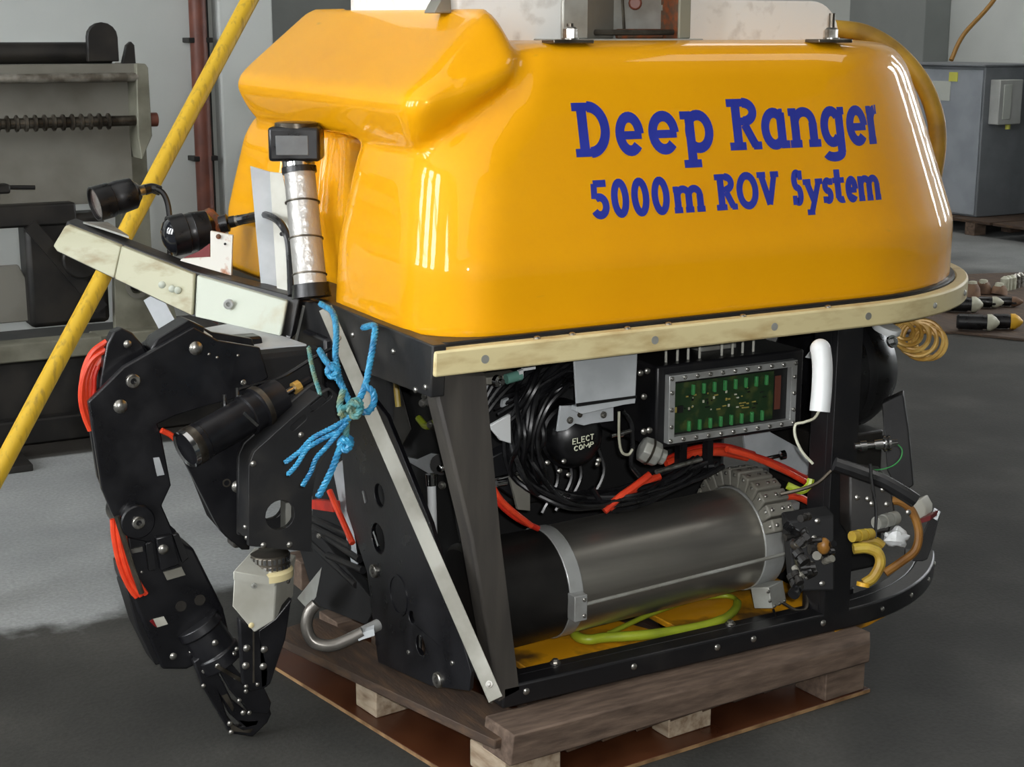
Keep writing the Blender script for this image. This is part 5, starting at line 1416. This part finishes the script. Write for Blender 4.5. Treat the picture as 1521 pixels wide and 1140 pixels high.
# fittings under the fender near the front post
MB().lathe((0.0305,0.12,0.8122), (.3, -1, 0), [(0, .012), (.01, .012), (.012, .006), (.02, .006)], 14).build('fitting', M['chrome'], ROV)
MB().lathe((0.0594,0.13,0.8099), (1, 0, .15), [(0, .011), (.035, .011)], 14).build('teal_fitting', M['teal'], ROV)
MB().prism([(0.0855,0.12,0.826),(0.095,0.12,0.8278),(0.095,0.12,0.8108),(0.0855,0.12,0.809)], (0, .01, 0)).build('clip', M['white_plastic'], ROV)
MB().prism([(0.095,0.12,0.8307),(0.1237,0.12,0.8319),(0.1237,0.12,0.8263),(0.095,0.12,0.825)], (0, .01, 0)).build('clip', M['white_plastic'], ROV)
MB().span((.02, .14, .80), (.1, .2, .815)).build('grey_lug', M['mach'], ROV, bevel=.002)
MB().prism([(0.0914,0.2,0.7463),(0.1043,0.2,0.7506),(0.1027,0.2,0.7362),(0.0881,0.2,0.7321)], (0, .01, 0)).build('clip', M['alu_plate'], ROV)

# telemetry box with circuit board behind a window
bx = MB().span((.425, .118, .615), (.83, .42, .80)).build('telemetry_box', M['black_frame'], ROV, bevel=.006, label='black telemetry box with a metal framed window')
fx0, fx1, fz0, fz1 = .446, .797, .628, .781
fr = MB().prism([(fx0, .118, fz0), (fx1, .118, fz0), (fx1, .118, fz1), (fx0, .118, fz1)], (0, -.018, 0), [[(fx0 + .016, .118, fz0 + .015), (fx1 - .016, .118, fz0 + .015), (fx1 - .016, .118, fz1 - .015), (fx0 + .016, .118, fz1 - .015)]]).build('window_frame', M['alu'], bx, bevel=.001)
for k in range(11):
    x = fx0 + .006 + (fx1 - fx0 - .012) * k / 10
    for z in (fz0 + .007, fz1 - .007):
        bolt(bx, (x, .099, z), (0, -1, 0), .0048, M['steel'], 'socket', 'screw')
for k in range(1, 4):
    z = fz0 + (fz1 - fz0) * k / 4
    for x in (fx0 + .007, fx1 - .007):
        bolt(bx, (x, .099, z), (0, -1, 0), .0048, M['steel'], 'socket', 'screw')
pcb = MB().span((fx0 + .014, .1155, fz0 + .013), (fx1 - .014, .1178, fz1 - .013)).build('back_panel', M['chip'], bx)
MB().span((fx0 + .019, .1135, fz0 + .02), (fx0 + .295, .1155, fz1 - .022)).build('circuit_board', M['pcb'], bx)
for k in range(8):
    x = fx0 + .070 + k * .0288
    for z, off_ in ((fz1 - .040, 0), (fz0 + .032, -.009)):
        MB().span((x + off_ - .0031, .106, z - .0115), (x + off_ + .0031, .1135, z + .0115)).build('board_connector', M['connector_green'], bx, bevel=.001)
rr = random.Random(5)
for k in range(44):
    x, z = fx0 + .045 + rr.random() * .225, fz0 + .05 + rr.random() * .05
    sx, sz = rr.choice(((.006, .003), (.003, .003), (.004, .006), (.010, .0025)))
    MB().span((x, .1115, z), (x + sx, .1136, z + sz)).build('board_part', rr.choice((M['pcb_gold'], M['pcb_gold'], M['chip'], M['offwhite'])), bx)
MB().span((fx0 + .020, .1115, fz0 + .066), (fx0 + .029, .1136, fz0 + .078)).build('board_part', M['pcb_gold'], bx)
MB().span((fx0 + .031, .1115, fz0 + .064), (fx0 + .046, .1136, fz0 + .080)).build('board_part', M['chip'], bx)
MB().span((fx0 + .300, .1135, fz0 + .04), (fx0 + .316, .1157, fz1 - .035)).build('board_part', M['pipe'], bx)
for k in range(8):
    p0 = [(0.4697,0.16,0.8263),(0.5001,0.16,0.8278),(0.5288,0.16,0.8295),(0.5597,0.16,0.8311),(0.6203,0.16,0.8329),(0.6501,0.16,0.8347),(0.6782,0.16,0.8352),(0.7085,0.16,0.8354)][k]
    MB().cyl((p0[0], .15, .792), (p0[0], .15, .868), .0030, n=8).build('threaded_pin', M['white_grey'], bx)
MB().span((.60, .2, .80), (.70, .25, .855)).build('grey_fin_block', M['alu_dull'], bx, bevel=.003)
MB().span((.40, .13, .835), (.62, .15, .842)).build('pin_rail', M['black_frame'], bx)
for k, p in enumerate([(0.3704,0.1,0.7954),(0.3876,0.1,0.798),(0.3802,0.1,0.7427),(0.3958,0.1,0.6663),(0.3819,0.1,0.6651)]):
    bolt(ROV, p, (-.2, -1, 0), .007, M['steel'], 'dome', 'fitting')
MB().tube([(0.3108,0.09,0.7204),(0.3118,0.09,0.6643),(0.3192,0.09,0.6307),(0.3365,0.09,0.6225),(0.3466,0.09,0.6331)], .003, 6).build('thin_pipe', M['offwhite'], ROV)
MB().lathe((0.2978,0.1,0.6668), (1, 0, .1), [(0, .005), (.02, .005), (.02, .009), (.028, .009), (.028, .005), (.05, .005)], 12).build('fitting', M['chrome'], ROV)
MB().tube([(0.3258,0.1,0.7195),(0.3486,0.1,0.6871),(0.353,0.1,0.6418),(0.3505,0.1,0.5972),(0.3719,0.1,0.5671)], .005, 8).build('loom_cable', M['rubber'], ROV)
# valve: faceted silver body
vb = MB().lathe((0.3839,0.12,0.6256), Vector((.07, -.03, -.035)), [(0, .012), (.006, .028), (.02, .030), (.045, .027), (.05, .018), (.062, .018)], 8).build('valve_body', M['alu_dull'], ROV, bevel=.002, label='faceted silver valve body')
MB().lathe(Vector((0.3839,0.12,0.6256)) + Vector((.018, -.008, -.009)), Vector((.07, -.03, -.035)), [(0, .0305), (.005, .0305)], 20).build('strap', M['mach_steel'], vb)
MB().cyl((0.402,0.08,0.577), (0.5355,0.1,0.5828), .005, n=10).build('bright_pipe', M['steel'], ROV)
# orange and red hoses
for P, r, m in (([(0.0425,0.17,0.5853),(0.0649,0.17,0.5451),(0.0975,0.17,0.5105),(0.1438,0.17,0.4702)], .0065, 'orange_hose'), ([(0.0446,0.18,0.5632),(0.0752,0.18,0.523),(0.1162,0.18,0.4868),(0.1663,0.18,0.4577)], .0065, 'red_hose'),
                ([(0.309,0.14,0.4865),(0.3469,0.14,0.5115),(0.3904,0.14,0.5328),(0.4272,0.14,0.5523)], .0085, 'orange_hose'), ([(0.3339,0.16,0.4834),(0.374,0.16,0.5053),(0.4163,0.16,0.5239),(0.4663,0.16,0.5386)], .0085, 'orange_hose'),
                ([(0.5117,0.2,0.5507),(0.5857,0.2,0.5645),(0.6618,0.2,0.5593),(0.7402,0.2,0.5359)], .010, 'orange_hose'), ([(0.5184,0.21,0.5568),(0.5926,0.21,0.5724),(0.6785,0.21,0.5676),(0.7675,0.21,0.5364)], .008, 'red_hose'),
                ([(0.6277,0.13,0.5867),(0.7049,0.13,0.5575),(0.8046,0.13,0.5085),(0.8977,0.13,0.4527),(0.9621,0.13,0.4033)], .0075, 'orange_hose'), ([(0.6814,0.15,0.5686),(0.76,0.15,0.5388),(0.8514,0.15,0.4937),(0.9675,0.15,0.4257)], .0065, 'red_hose'),
                ([(0.7476,0.1,0.4598),(0.8026,0.1,0.4581),(0.8535,0.1,0.4343),(0.9104,0.1,0.3927)], .0085, 'orange_hose')):
    MB().tube(P, r, 10).build('hydraulic_hose', M[m], ROV)
MB().prism([(0.7435,0.22,0.5878),(0.8128,0.22,0.5872),(0.9064,0.22,0.5339),(0.9566,0.22,0.4852),(0.9669,0.22,0.4499),(0.9002,0.22,0.4559),(0.7964,0.22,0.507),(0.7511,0.22,0.546)], (0, .008, 0)).build('grey_round_plate', M['alu_plate'], ROV, bevel=.001)
MB().lathe((0.7879,0.19,0.5286), (1, -.2, .12), [(0, .005), (.035, .005), (.038, .011), (.05, .011)], 12).build('bright_wrench_end', M['chrome'], ROV)
MB().span((.52, .16, .545), (.54, .18, .62)).build('hose_tie', M['rubber'], ROV)
MB().span((.575, .13, .53), (.59, .15, .62)).build('hose_tie', M['rubber'], ROV)

# white bent tube
MB().ball((0.6588,-0.137,0.8617), .0213, 18, 12).tube([(0.6594,-0.1374,0.8617),(0.6586,-0.1461,0.8262),(0.6521,-0.1548,0.7784),(0.6437,-0.1614,0.7347)], .0213, 18).build('white_tube', M['white_plastic'], ROV, label='short bent white plastic tube')
MB().tube([(0.6633,-0.1382,0.7304),(0.6516,-0.136,0.7138),(0.6322,-0.1274,0.7055),(0.6155,-0.1196,0.7),(0.6128,-0.1244,0.6752),(0.6218,-0.1373,0.6449),(0.6389,-0.1531,0.6201)], .003, 6).build('thin_wire', M['offwhite'], ROV)
MB().prism([(0.8377,0.12,0.7783),(0.8563,0.12,0.7985),(0.8577,0.12,0.7732)], (0, .004, 0)).build('white_flag', M['white_plastic'], ROV)

# large pressure cylinder
ty, tz, tr = .20, .333, .121
TA = Vector((1, 0, .035))
def tc_(x, dy=0.0, dz=0.0):
    return Vector((x, ty + dy, tz + (x - .45) * .035 + dz))
tank = MB().lathe(tc_(.185), TA, [(0, tr), (.535, tr)], 48).build('pressure_cylinder', M['steel_tank'], ROV, label='large turned steel pressure cylinder')
MB().lathe(tc_(-.01), TA, [(0, tr * .93), (.012, tr * 1.02), (.2, tr * 1.0)], 48).build('end_cap', M['tank_dark'], tank)
MB().lathe(tc_(.186), TA, [(0, tr + .003), (.034, tr + .003)], 48).build('clamp_band', M['alu'], tank, bevel=.0015)
MB().lathe(tc_(.708), TA, [(0, tr + .0025), (.003, tr + .0035), (.058, tr + .0025)], 48).build('end_band', M['alu'], tank, bevel=.0015)
MB().lathe(tc_(.766), TA, [(0, tr * .9), (.03, tr * .9), (.03, tr * .6), (.12, tr * .5)], 32).build('end_plug', M['mach_dark'], tank)
cb = MB().box(tc_(.198, -tr - .012, -.013), (.032, .03, .058)).build('clamp_lug', M['alu'], tank, bevel=.002)
for dz in (-.018, .018):
    bolt(cb, tc_(.206, -tr - .0275, -.013 + dz), (0, -1, 0), .0045, M['steel'], 'socket', 'screw')
MB().cyl(tc_(.213, -tr - .018, -.010), tc_(.85, -tr - .018, -.004), .0042, n=10).build('tie_rod', M['alu_dull'], tank)
MB().span((.765, ty - tr * .75, tz + .085), (.83, ty - tr * .35, tz + .105)).build('band_tongue', M['alu'], tank, bevel=.004)
# segmented collar round the rear of the cylinder
n_s = 12
for k in range(n_s):
    a = math.radians(26 + 140 * k / (n_s - 1))
    rad = tr + .0235
    R = Matrix(((1, 0, 0), (0, -math.cos(a), -math.sin(a)), (0, math.sin(a), -math.cos(a))))
    cpt = tc_(.742, -math.cos(a) * rad, math.sin(a) * rad)
    sg = MB().box(cpt, (.074, .040, .030), R).build('collar_segment', M['mach'], ROV, bevel=.004)
    for dx in (-.024, .006, .024):
        q = cpt + Vector((dx, -math.cos(a) * .0205, math.sin(a) * .0205))
        bolt(sg, q, (0, -math.cos(a), math.sin(a)), .0048, M['steel'], 'dome')
    bolt(sg, cpt + Vector((-.038, -math.cos(a) * .01, math.sin(a) * .01)), (-1, 0, 0), .0042, M['steel'], 'dome')
# grey junction block beside the cylinder
R = Matrix.Rotation(.35, 3, 'Z') @ Matrix.Rotation(-.25, 3, 'X')
jb = MB().box((0.7292,0.0882,0.235), (.062, .05, .05), R).build('junction_block', M['alu_dull'], ROV, bevel=.002)
jc = Vector((0.7292,0.0882,0.235))
for dx, dz in ((-.022, -.022), (.0, -.022), (.022, -.022), (-.036, -.006), (-.036, .016)):
    bolt(jb, jc + R @ Vector((dx, -.026, dz)), (0, -1, -.2), .0045, M['steel'], 'dome')
MB().tube([jc + Vector((.0, -.02, -.03)), jc + Vector((-.02, -.06, -.05)), jc + Vector((-.05, -.07, -.055))], .003, 6).build('thin_wire', M['rubber'], ROV)
MB().tube([jc + Vector((.03, -.01, -.02)), jc + Vector((.06, -.03, -.04)), jc + Vector((.085, -.035, -.035)), jc + Vector((.10, -.02, 0.0)), jc + Vector((.115, -.02, .06))], .004, 6).build('bright_pipe', M['mach_steel'], ROV)
# yellow-green hose on the floor boards
MB().tube([(0.2952,0.2482,0.19),(0.2675,0.185,0.19),(0.2787,0.1517,0.19),(0.319,0.1429,0.19),(0.4064,0.1125,0.19),(0.5221,0.0944,0.19),(0.6077,0.1035,0.19),(0.6841,0.149,0.19),(0.7191,0.2005,0.19),(0.7019,0.2307,0.19),(0.6269,0.2413,0.19),(0.4938,0.215,0.19),(0.3383,0.1594,0.19)], [.0115] * 40 + [.010] * 10 + [.006] * 30, 12).build('green_hose', M['green_hose'], ROV, label='yellow-green hose looped on the floor boards')

# rear of the frame: drum, fittings, hoses
drum = MB().lathe((1.0, .31, .69), (1, 0, 0), [(0, .13), (.01, .145), (.10, .15), (.13, .148), (.16, .135), (.19, .115), (.2, .06)], 36).build('thruster_housing', M['rubber'], ROV, label='round black thruster housing behind the rear post')
MB().lathe((1.07, .31, .69), (1, 0, 0), [(0, .149), (.012, .153), (.024, .152)], 36, caps=False).build('rim_band', M['black_frame'], drum)
MB().prism([(0.9827,0.0219,0.6744),(1.028,0.0024,0.697),(1.03,-0.0199,0.6141),(1.027,-0.0502,0.4907),(0.9954,-0.0379,0.4696),(0.977,-0.0137,0.5238)], (.03, .03, 0)).build('rear_strut', M['black_frame'], ROV, bevel=.003)
MB().lathe((0.9745,0.0129,0.8493), (.2, -.3, 1), [(-.006, .03), (0, .034), (.01, .034)], 20).build('white_disc', M['white_plastic'], ROV)
bolt(ROV, (0.9296,-0.0588,0.8381), (0, -1, .4), .014, M['chrome'], 'hex', 'fitting')
cc = Vector((1.175,0.1459,0.7974))
for k in range(11):
    ax_ = Vector((.30 + .07 * k, .75, -.75 + .10 * k))
    MB().tube(ring_pts(cc + Vector((.007 * k - .02, -.002 * k, -.0035 * k + .01)), ax_, (.024, .036, .030, .042, .033, .045, .039, .048, .027, .043, .034)[k], 30), .0050, 7, closed=True, raw=True).build('coil_turn', M['gold'], ROV)
tc = MB().lathe((0.7658,-0.1369,0.6377), Vector((0.845,-0.1786,0.6462)) - Vector((0.7658,-0.1369,0.6377)), [(0, .008), (.012, .008), (.012, .012), (.025, .012), (.025, .007), (.042, .007), (.042, .011), (.06, .012), (.062, .018), (.066, .018), (.068, .013), (.072, .017), (.076, .017), (.078, .008), (.092, .006)], 16).build('steel_connector', M['chrome'], ROV)
MB().tube([(0.8425,-0.1772,0.6462),(0.8536,-0.187,0.6321),(0.8489,-0.1895,0.6124),(0.8294,-0.183,0.5955),(0.7983,-0.1676,0.5885),(0.7675,-0.1487,0.5955)], .0014, 5).build('green_wire', M['connector_green'], ROV)
MB().tube([(0.8464,0.1,0.5651),(0.8764,0.1,0.5644),(0.9167,0.1,0.5624)], .006, 8).build('bright_pipe', M['steel'], ROV)
MB().lathe((0.8464,0.1,0.5651), (1, 0, .05), [(0, .006), (.01, .009), (.02, .006), (.03, .01), (.04, .006)], 12).build('fitting', M['chrome'], ROV)
MB().span((.98, .2, .40), (1.16, .42, .55)).build('rear_valve_box', M['mach_dark'], ROV, bevel=.006)
MB().span((.95, .13, .43), (1.03, .2, .49)).build('clear_cover_box', M['mach'], ROV, bevel=.003)
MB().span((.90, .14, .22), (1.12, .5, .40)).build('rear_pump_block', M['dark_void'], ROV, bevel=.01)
MB().tube([(0.8368,-0.1727,0.5149),(0.8596,-0.1857,0.5134),(0.8791,-0.2016,0.4935),(0.8871,-0.2171,0.4509),(0.8764,-0.2214,0.4111),(0.8483,-0.2121,0.387),(0.8138,-0.1992,0.3628)], .0095, 10).build('brown_hose', M['brown_hose'], ROV)
MB().tube([(0.6941,-0.2285,0.4464),(0.7189,-0.2419,0.4478),(0.7377,-0.2548,0.4381),(0.7402,-0.2618,0.4161),(0.7248,-0.2604,0.3885),(0.706,-0.2536,0.3747)], .0115, 10).build('yellow_hose', M['yellow_hose'], ROV)
MB().tube([(0.7434,-0.1978,0.4442),(0.7688,-0.2111,0.447),(0.7826,-0.2217,0.4358)], .009, 8).build('yellow_hose', M['yellow_hose'], ROV)
MB().cyl((0.6985,-0.2595,0.3809), (0.6964,-0.2604,0.3727), .014, n=12).build('hose_end', M['yellow_cap'], ROV)
ft = MB()
a_, b_ = Vector((0.7753,-0.2053,0.4834)), Vector((0.8722,-0.1891,0.482))
ft.lathe(a_, b_ - a_, [(0, .014), (.018, .014), (.018, .011), (.024, .011), (.024, .015), (.042, .015), (.042, .011), (.047, .011), (.047, .015), (.066, .015)], 16)
ft.build('ringed_fitting', M['alu_dull'], ROV)
ft = MB()
a_, b_ = Vector((0.6943,-0.2222,0.4712)), Vector((0.7807,-0.2134,0.4638))
ft.lathe(a_, b_ - a_, [(0, .012), (.015, .012), (.015, .009), (.02, .009), (.02, .013), (.036, .013), (.036, .009), (.041, .009), (.041, .013), (.06, .012)], 16)
ft.build('ringed_fitting', M['yellow_hose'], ROV)
fw_b = MB().ball((0, 0, 0), .026, 14, 10, (1.15, .8, .8))
rr = random.Random(8)
fw_c = Vector((0.8244,-0.2187,0.4462))
fw_b.v = [tuple(fw_c + Vector(v) * (1 + .28 * math.sin(v[0] * 160 + v[2] * 210) * math.cos(v[1] * 190 + v[2] * 120))) for v in fw_b.v]
fw_b.build('foil_wrap', M['white_plastic'], ROV)
MB().prism([(0.9775,-0.0882,0.4633),(1.003,-0.0992,0.4752),(1.011,-0.1092,0.4544),(1.009,-0.1127,0.4366),(0.9868,-0.1029,0.4262),(0.9743,-0.0941,0.4336)], (.04, .02, 0)).build('rear_bracket', M['white_grey'], ROV, bevel=.003)
MB().prism([(0.9814,-0.1206,0.4368),(1.006,-0.1321,0.4456),(1.002,-0.133,0.4338),(0.9803,-0.1227,0.4264)], (.04, .02, 0)).build('red_strip', M['rust_red'], ROV)
MB().prism([(0.7624,-0.1282,0.573),(0.8377,-0.1721,0.5645),(0.8404,-0.1912,0.4966),(0.8253,-0.1945,0.4512),(0.7478,-0.1545,0.4399)], (.05, .09, 0)).build('rear_manifold', M['mach_dark'], ROV, bevel=.005)
MB().prism([(0.6101,-0.1127,0.4876),(0.6995,-0.1586,0.5016),(0.6819,-0.1904,0.3406),(0.6066,-0.1486,0.3406)], (.03, .06, 0)).build('dark_backing', M['dark_void'], ROV, bevel=.005)  # added near-black panel, the dark gap behind the fittings put in as colour
rr = random.Random(21)
for k in range(22):
    p = Vector((0.5777,-0.2205,0.4545)) + Vector((rr.uniform(-.045, .05), rr.uniform(-.02, .02), rr.uniform(-.075, .075)))
    d = Vector((rr.uniform(-1, 1), rr.uniform(-1, .2), rr.uniform(-.6, .6))).normalized()
    r_ = rr.uniform(.006, .012)
    MB().lathe(p, d, [(0, r_), (.012, r_), (.012, r_ * .7), (.020, r_ * .7), (.020, r_ * 1.1), (.030, r_ * 1.1)], 10).build('valve_fitting', M[rr.choice(('mach_dark', 'mach_dark', 'rubber', 'mach', 'steel'))], ROV)
for p in [(0.7678,-0.1774,0.5758),(0.746,-0.1754,0.5366),(0.7657,-0.1871,0.5338),(0.7955,-0.1985,0.5534),(0.7722,-0.1932,0.524),(0.838,-0.2343,0.5058),(0.7996,-0.2087,0.5226),(0.6666,-0.144,0.4876),(0.6565,-0.1474,0.4526),(0.6444,-0.1544,0.3994),(0.635,-0.1565,0.3714),(0.6611,-0.1745,0.3574),(0.6245,-0.134,0.4358),(0.6321,-0.1321,0.4596)]:
    bolt(ROV, p, (-.4, -1, .2), .006, M['steel'], 'dome', 'fitting')
MB().tube([(0.7109,-0.1379,0.6065),(0.747,-0.1616,0.5925),(0.795,-0.1935,0.5716),(0.8358,-0.2234,0.5436),(0.8531,-0.2366,0.5296)], .016, 10).build('black_hose', M['rubber'], ROV)
MB().tube([(0.764,-0.1894,0.612),(0.7632,-0.1997,0.5702),(0.7646,-0.2148,0.5146),(0.7561,-0.2244,0.4589)], .0035, 6).build('thin_wire', M['rubber'], ROV)
MB().ball((0.6084,-0.234,0.468), .014, 12, 8, (1, 1, 1.3)).build('orange_plug', M['brown_hose'], ROV)
MB().tube([(0.5419,-0.1702,0.5725),(0.5795,-0.1886,0.582),(0.6114,-0.2028,0.5956),(0.6384,-0.2115,0.62)], .004, 6).build('thin_wire', M['mach_steel'], ROV)
MB().tube([(0.5685,-0.1584,0.5845),(0.5918,-0.1741,0.5736),(0.6076,-0.1801,0.5845),(0.6128,-0.1795,0.5982)], .008, 8).build('yellow_hose', M['green_hose'], ROV)
MB().cyl((0.081,0.2,0.4048), (0.0908,0.2,0.3664), .006, n=8).build('bright_pin', M['chrome'], ROV)
MB().ball((0.1052,0.22,0.4284), .012, 10, 6).build('green_plug', M['green_hose'], ROV)

# ------------------------------------------------------------------ blue rope tied round the front beam
ROPE = thing('blue_rope', 'blue rope knotted round the front beam and the grey diagonal brace, frayed tails hanging', 'rope', (-0.2906,0.116,0.8023))
def rope(pts, name, m=None, r=.0085, twist=38.0, sub=8):
    P = smooth_path(pts, sub)
    L = [0.0]
    for i in range(1, len(P)):
        L.append(L[-1] + (P[i] - P[i - 1]).length)
    total = L[-1]
    n = max(8, int(total / .004))
    Q = []
    j = 0
    for k in range(n + 1):
        s = total * k / n
        while j < len(L) - 2 and L[j + 1] < s:
            j += 1
        t = (s - L[j]) / max(1e-6, L[j + 1] - L[j])
        Q.append((P[j].lerp(P[j + 1], min(1, max(0, t))), s))
    mb = MB()
    u = None
    strands = [[], [], []]
    for i, (q, s) in enumerate(Q):
        t = (Q[min(i + 1, n)][0] - Q[max(i - 1, 0)][0]).normalized()
        u = frame_of(t)[1] if u is None else (u - t * u.dot(t)).normalized()
        v = t.cross(u)
        for h in range(3):
            a = s * twist / r * .0085 * 5 + 2 * PI * h / 3
            strands[h].append(q + (u * math.cos(a) + v * math.sin(a)) * r * .5)
    for h in range(3):
        mb.tube(strands[h], r * .56, 6, raw=True)
    return mb.build(name, m or M['rope'], ROPE)
R0, R1 = .0068, .0052
rope([(-0.2102,0.4585,0.9397), (-0.2283,0.3515,0.9404), (-0.2513,0.2765,0.9181), (-0.2771,0.2211,0.8751), (-0.2905,0.1738,0.8446), (-0.2972,0.123,0.815)], 'rope_strand', r=R0)
rope([(-0.2072,0.2418,0.9239), (-0.2147,0.1679,0.9394), (-0.2306,0.1364,0.9193), (-0.2503,0.1134,0.8786), (-0.2691,0.0917,0.8449), (-0.2878,0.0827,0.8156), (-0.306,0.0743,0.789)], 'rope_strand', r=R0)
rope([(-0.2788,0.3609,0.8684), (-0.2944,0.3022,0.8342), (-0.3047,0.2398,0.7974)], 'rope_strand', M['rope_old'], r=R1)
rope([(-0.2819,0.294,0.8749), (-0.3029,0.211,0.8714), (-0.3097,0.167,0.8681)], 'rope_strand', r=R0)
rope([(-0.3091,0.1522,0.8574), (-0.3019,0.1305,0.8341), (-0.3005,0.0993,0.8069), (-0.3019,0.0838,0.7891)], 'rope_strand', r=R0)
rope([(-0.2718,0.0859,0.8396), (-0.2634,0.0734,0.8319), (-0.2633,0.0682,0.8118), (-0.2762,0.0653,0.7953), (-0.2875,0.0715,0.7953)], 'rope_strand', r=R0)
def knot(c, sx, sz, name, m=None, turns=2, depth=.010, r=R0):
    pts = []
    c = Vector(c)
    rt = Vector((.875, -.485, 0))
    fw_ = Vector((.485, .875, 0))
    for k in range(turns * 10 + 1):
        a = 2 * PI * k / 10
        pts.append(c + rt * sx * math.cos(a) + Vector((0, 0, 1)) * sz * math.sin(a) + fw_ * (depth * math.sin(a * 1.5) - .004 * k / 5))
    rope(pts, name, m, sub=4, r=r)
knot((-0.3144,0.1456,0.8659), .009, .009, 'knot')
knot((-0.3018,0.0703,0.8052), .011, .013, 'knot', M['rope_old'], 2)
knot((-0.3157,0.0705,0.7989), .014, .008, 'knot', M['rope_old'], 1)
knot((-0.3246,0.0661,0.7401), .010, .009, 'knot', M['rope'], 2)
rope([(-0.3137,0.0625,0.7951), (-0.331,0.0683,0.7801), (-0.3525,0.077,0.7676), (-0.3782,0.1033,0.7463), (-0.3993,0.1144,0.7211), (-0.4231,0.1331,0.6971)], 'rope_tail', r=R1)
rope([(-0.313,0.0713,0.7852), (-0.3364,0.0729,0.7639), (-0.3711,0.087,0.7438), (-0.3912,0.0998,0.7275), (-0.4082,0.1076,0.6986), (-0.4228,0.1215,0.6757)], 'rope_tail', r=R1)
rope([(-0.3239,0.0588,0.7813), (-0.3419,0.0633,0.7601), (-0.3606,0.0731,0.7351), (-0.3792,0.0831,0.7113), (-0.3873,0.0922,0.6835), (-0.4001,0.1038,0.6556)], 'rope_tail', r=R1)
rope([(-0.3261,0.0624,0.7451), (-0.3417,0.0558,0.7314), (-0.3566,0.0554,0.6978), (-0.3702,0.061,0.6677), (-0.3836,0.0672,0.64)], 'rope_tail', r=R0)
rope([(-0.3021,0.076,0.8041), (-0.3183,0.0723,0.7777), (-0.3235,0.0681,0.7501)], 'rope_strand', M['rope_old'], r=R0)
rope([(-0.309,0.1105,0.8322), (-0.3219,0.0984,0.803), (-0.3205,0.08,0.7802)], 'rope_strand', M['rope_old'], r=R0)
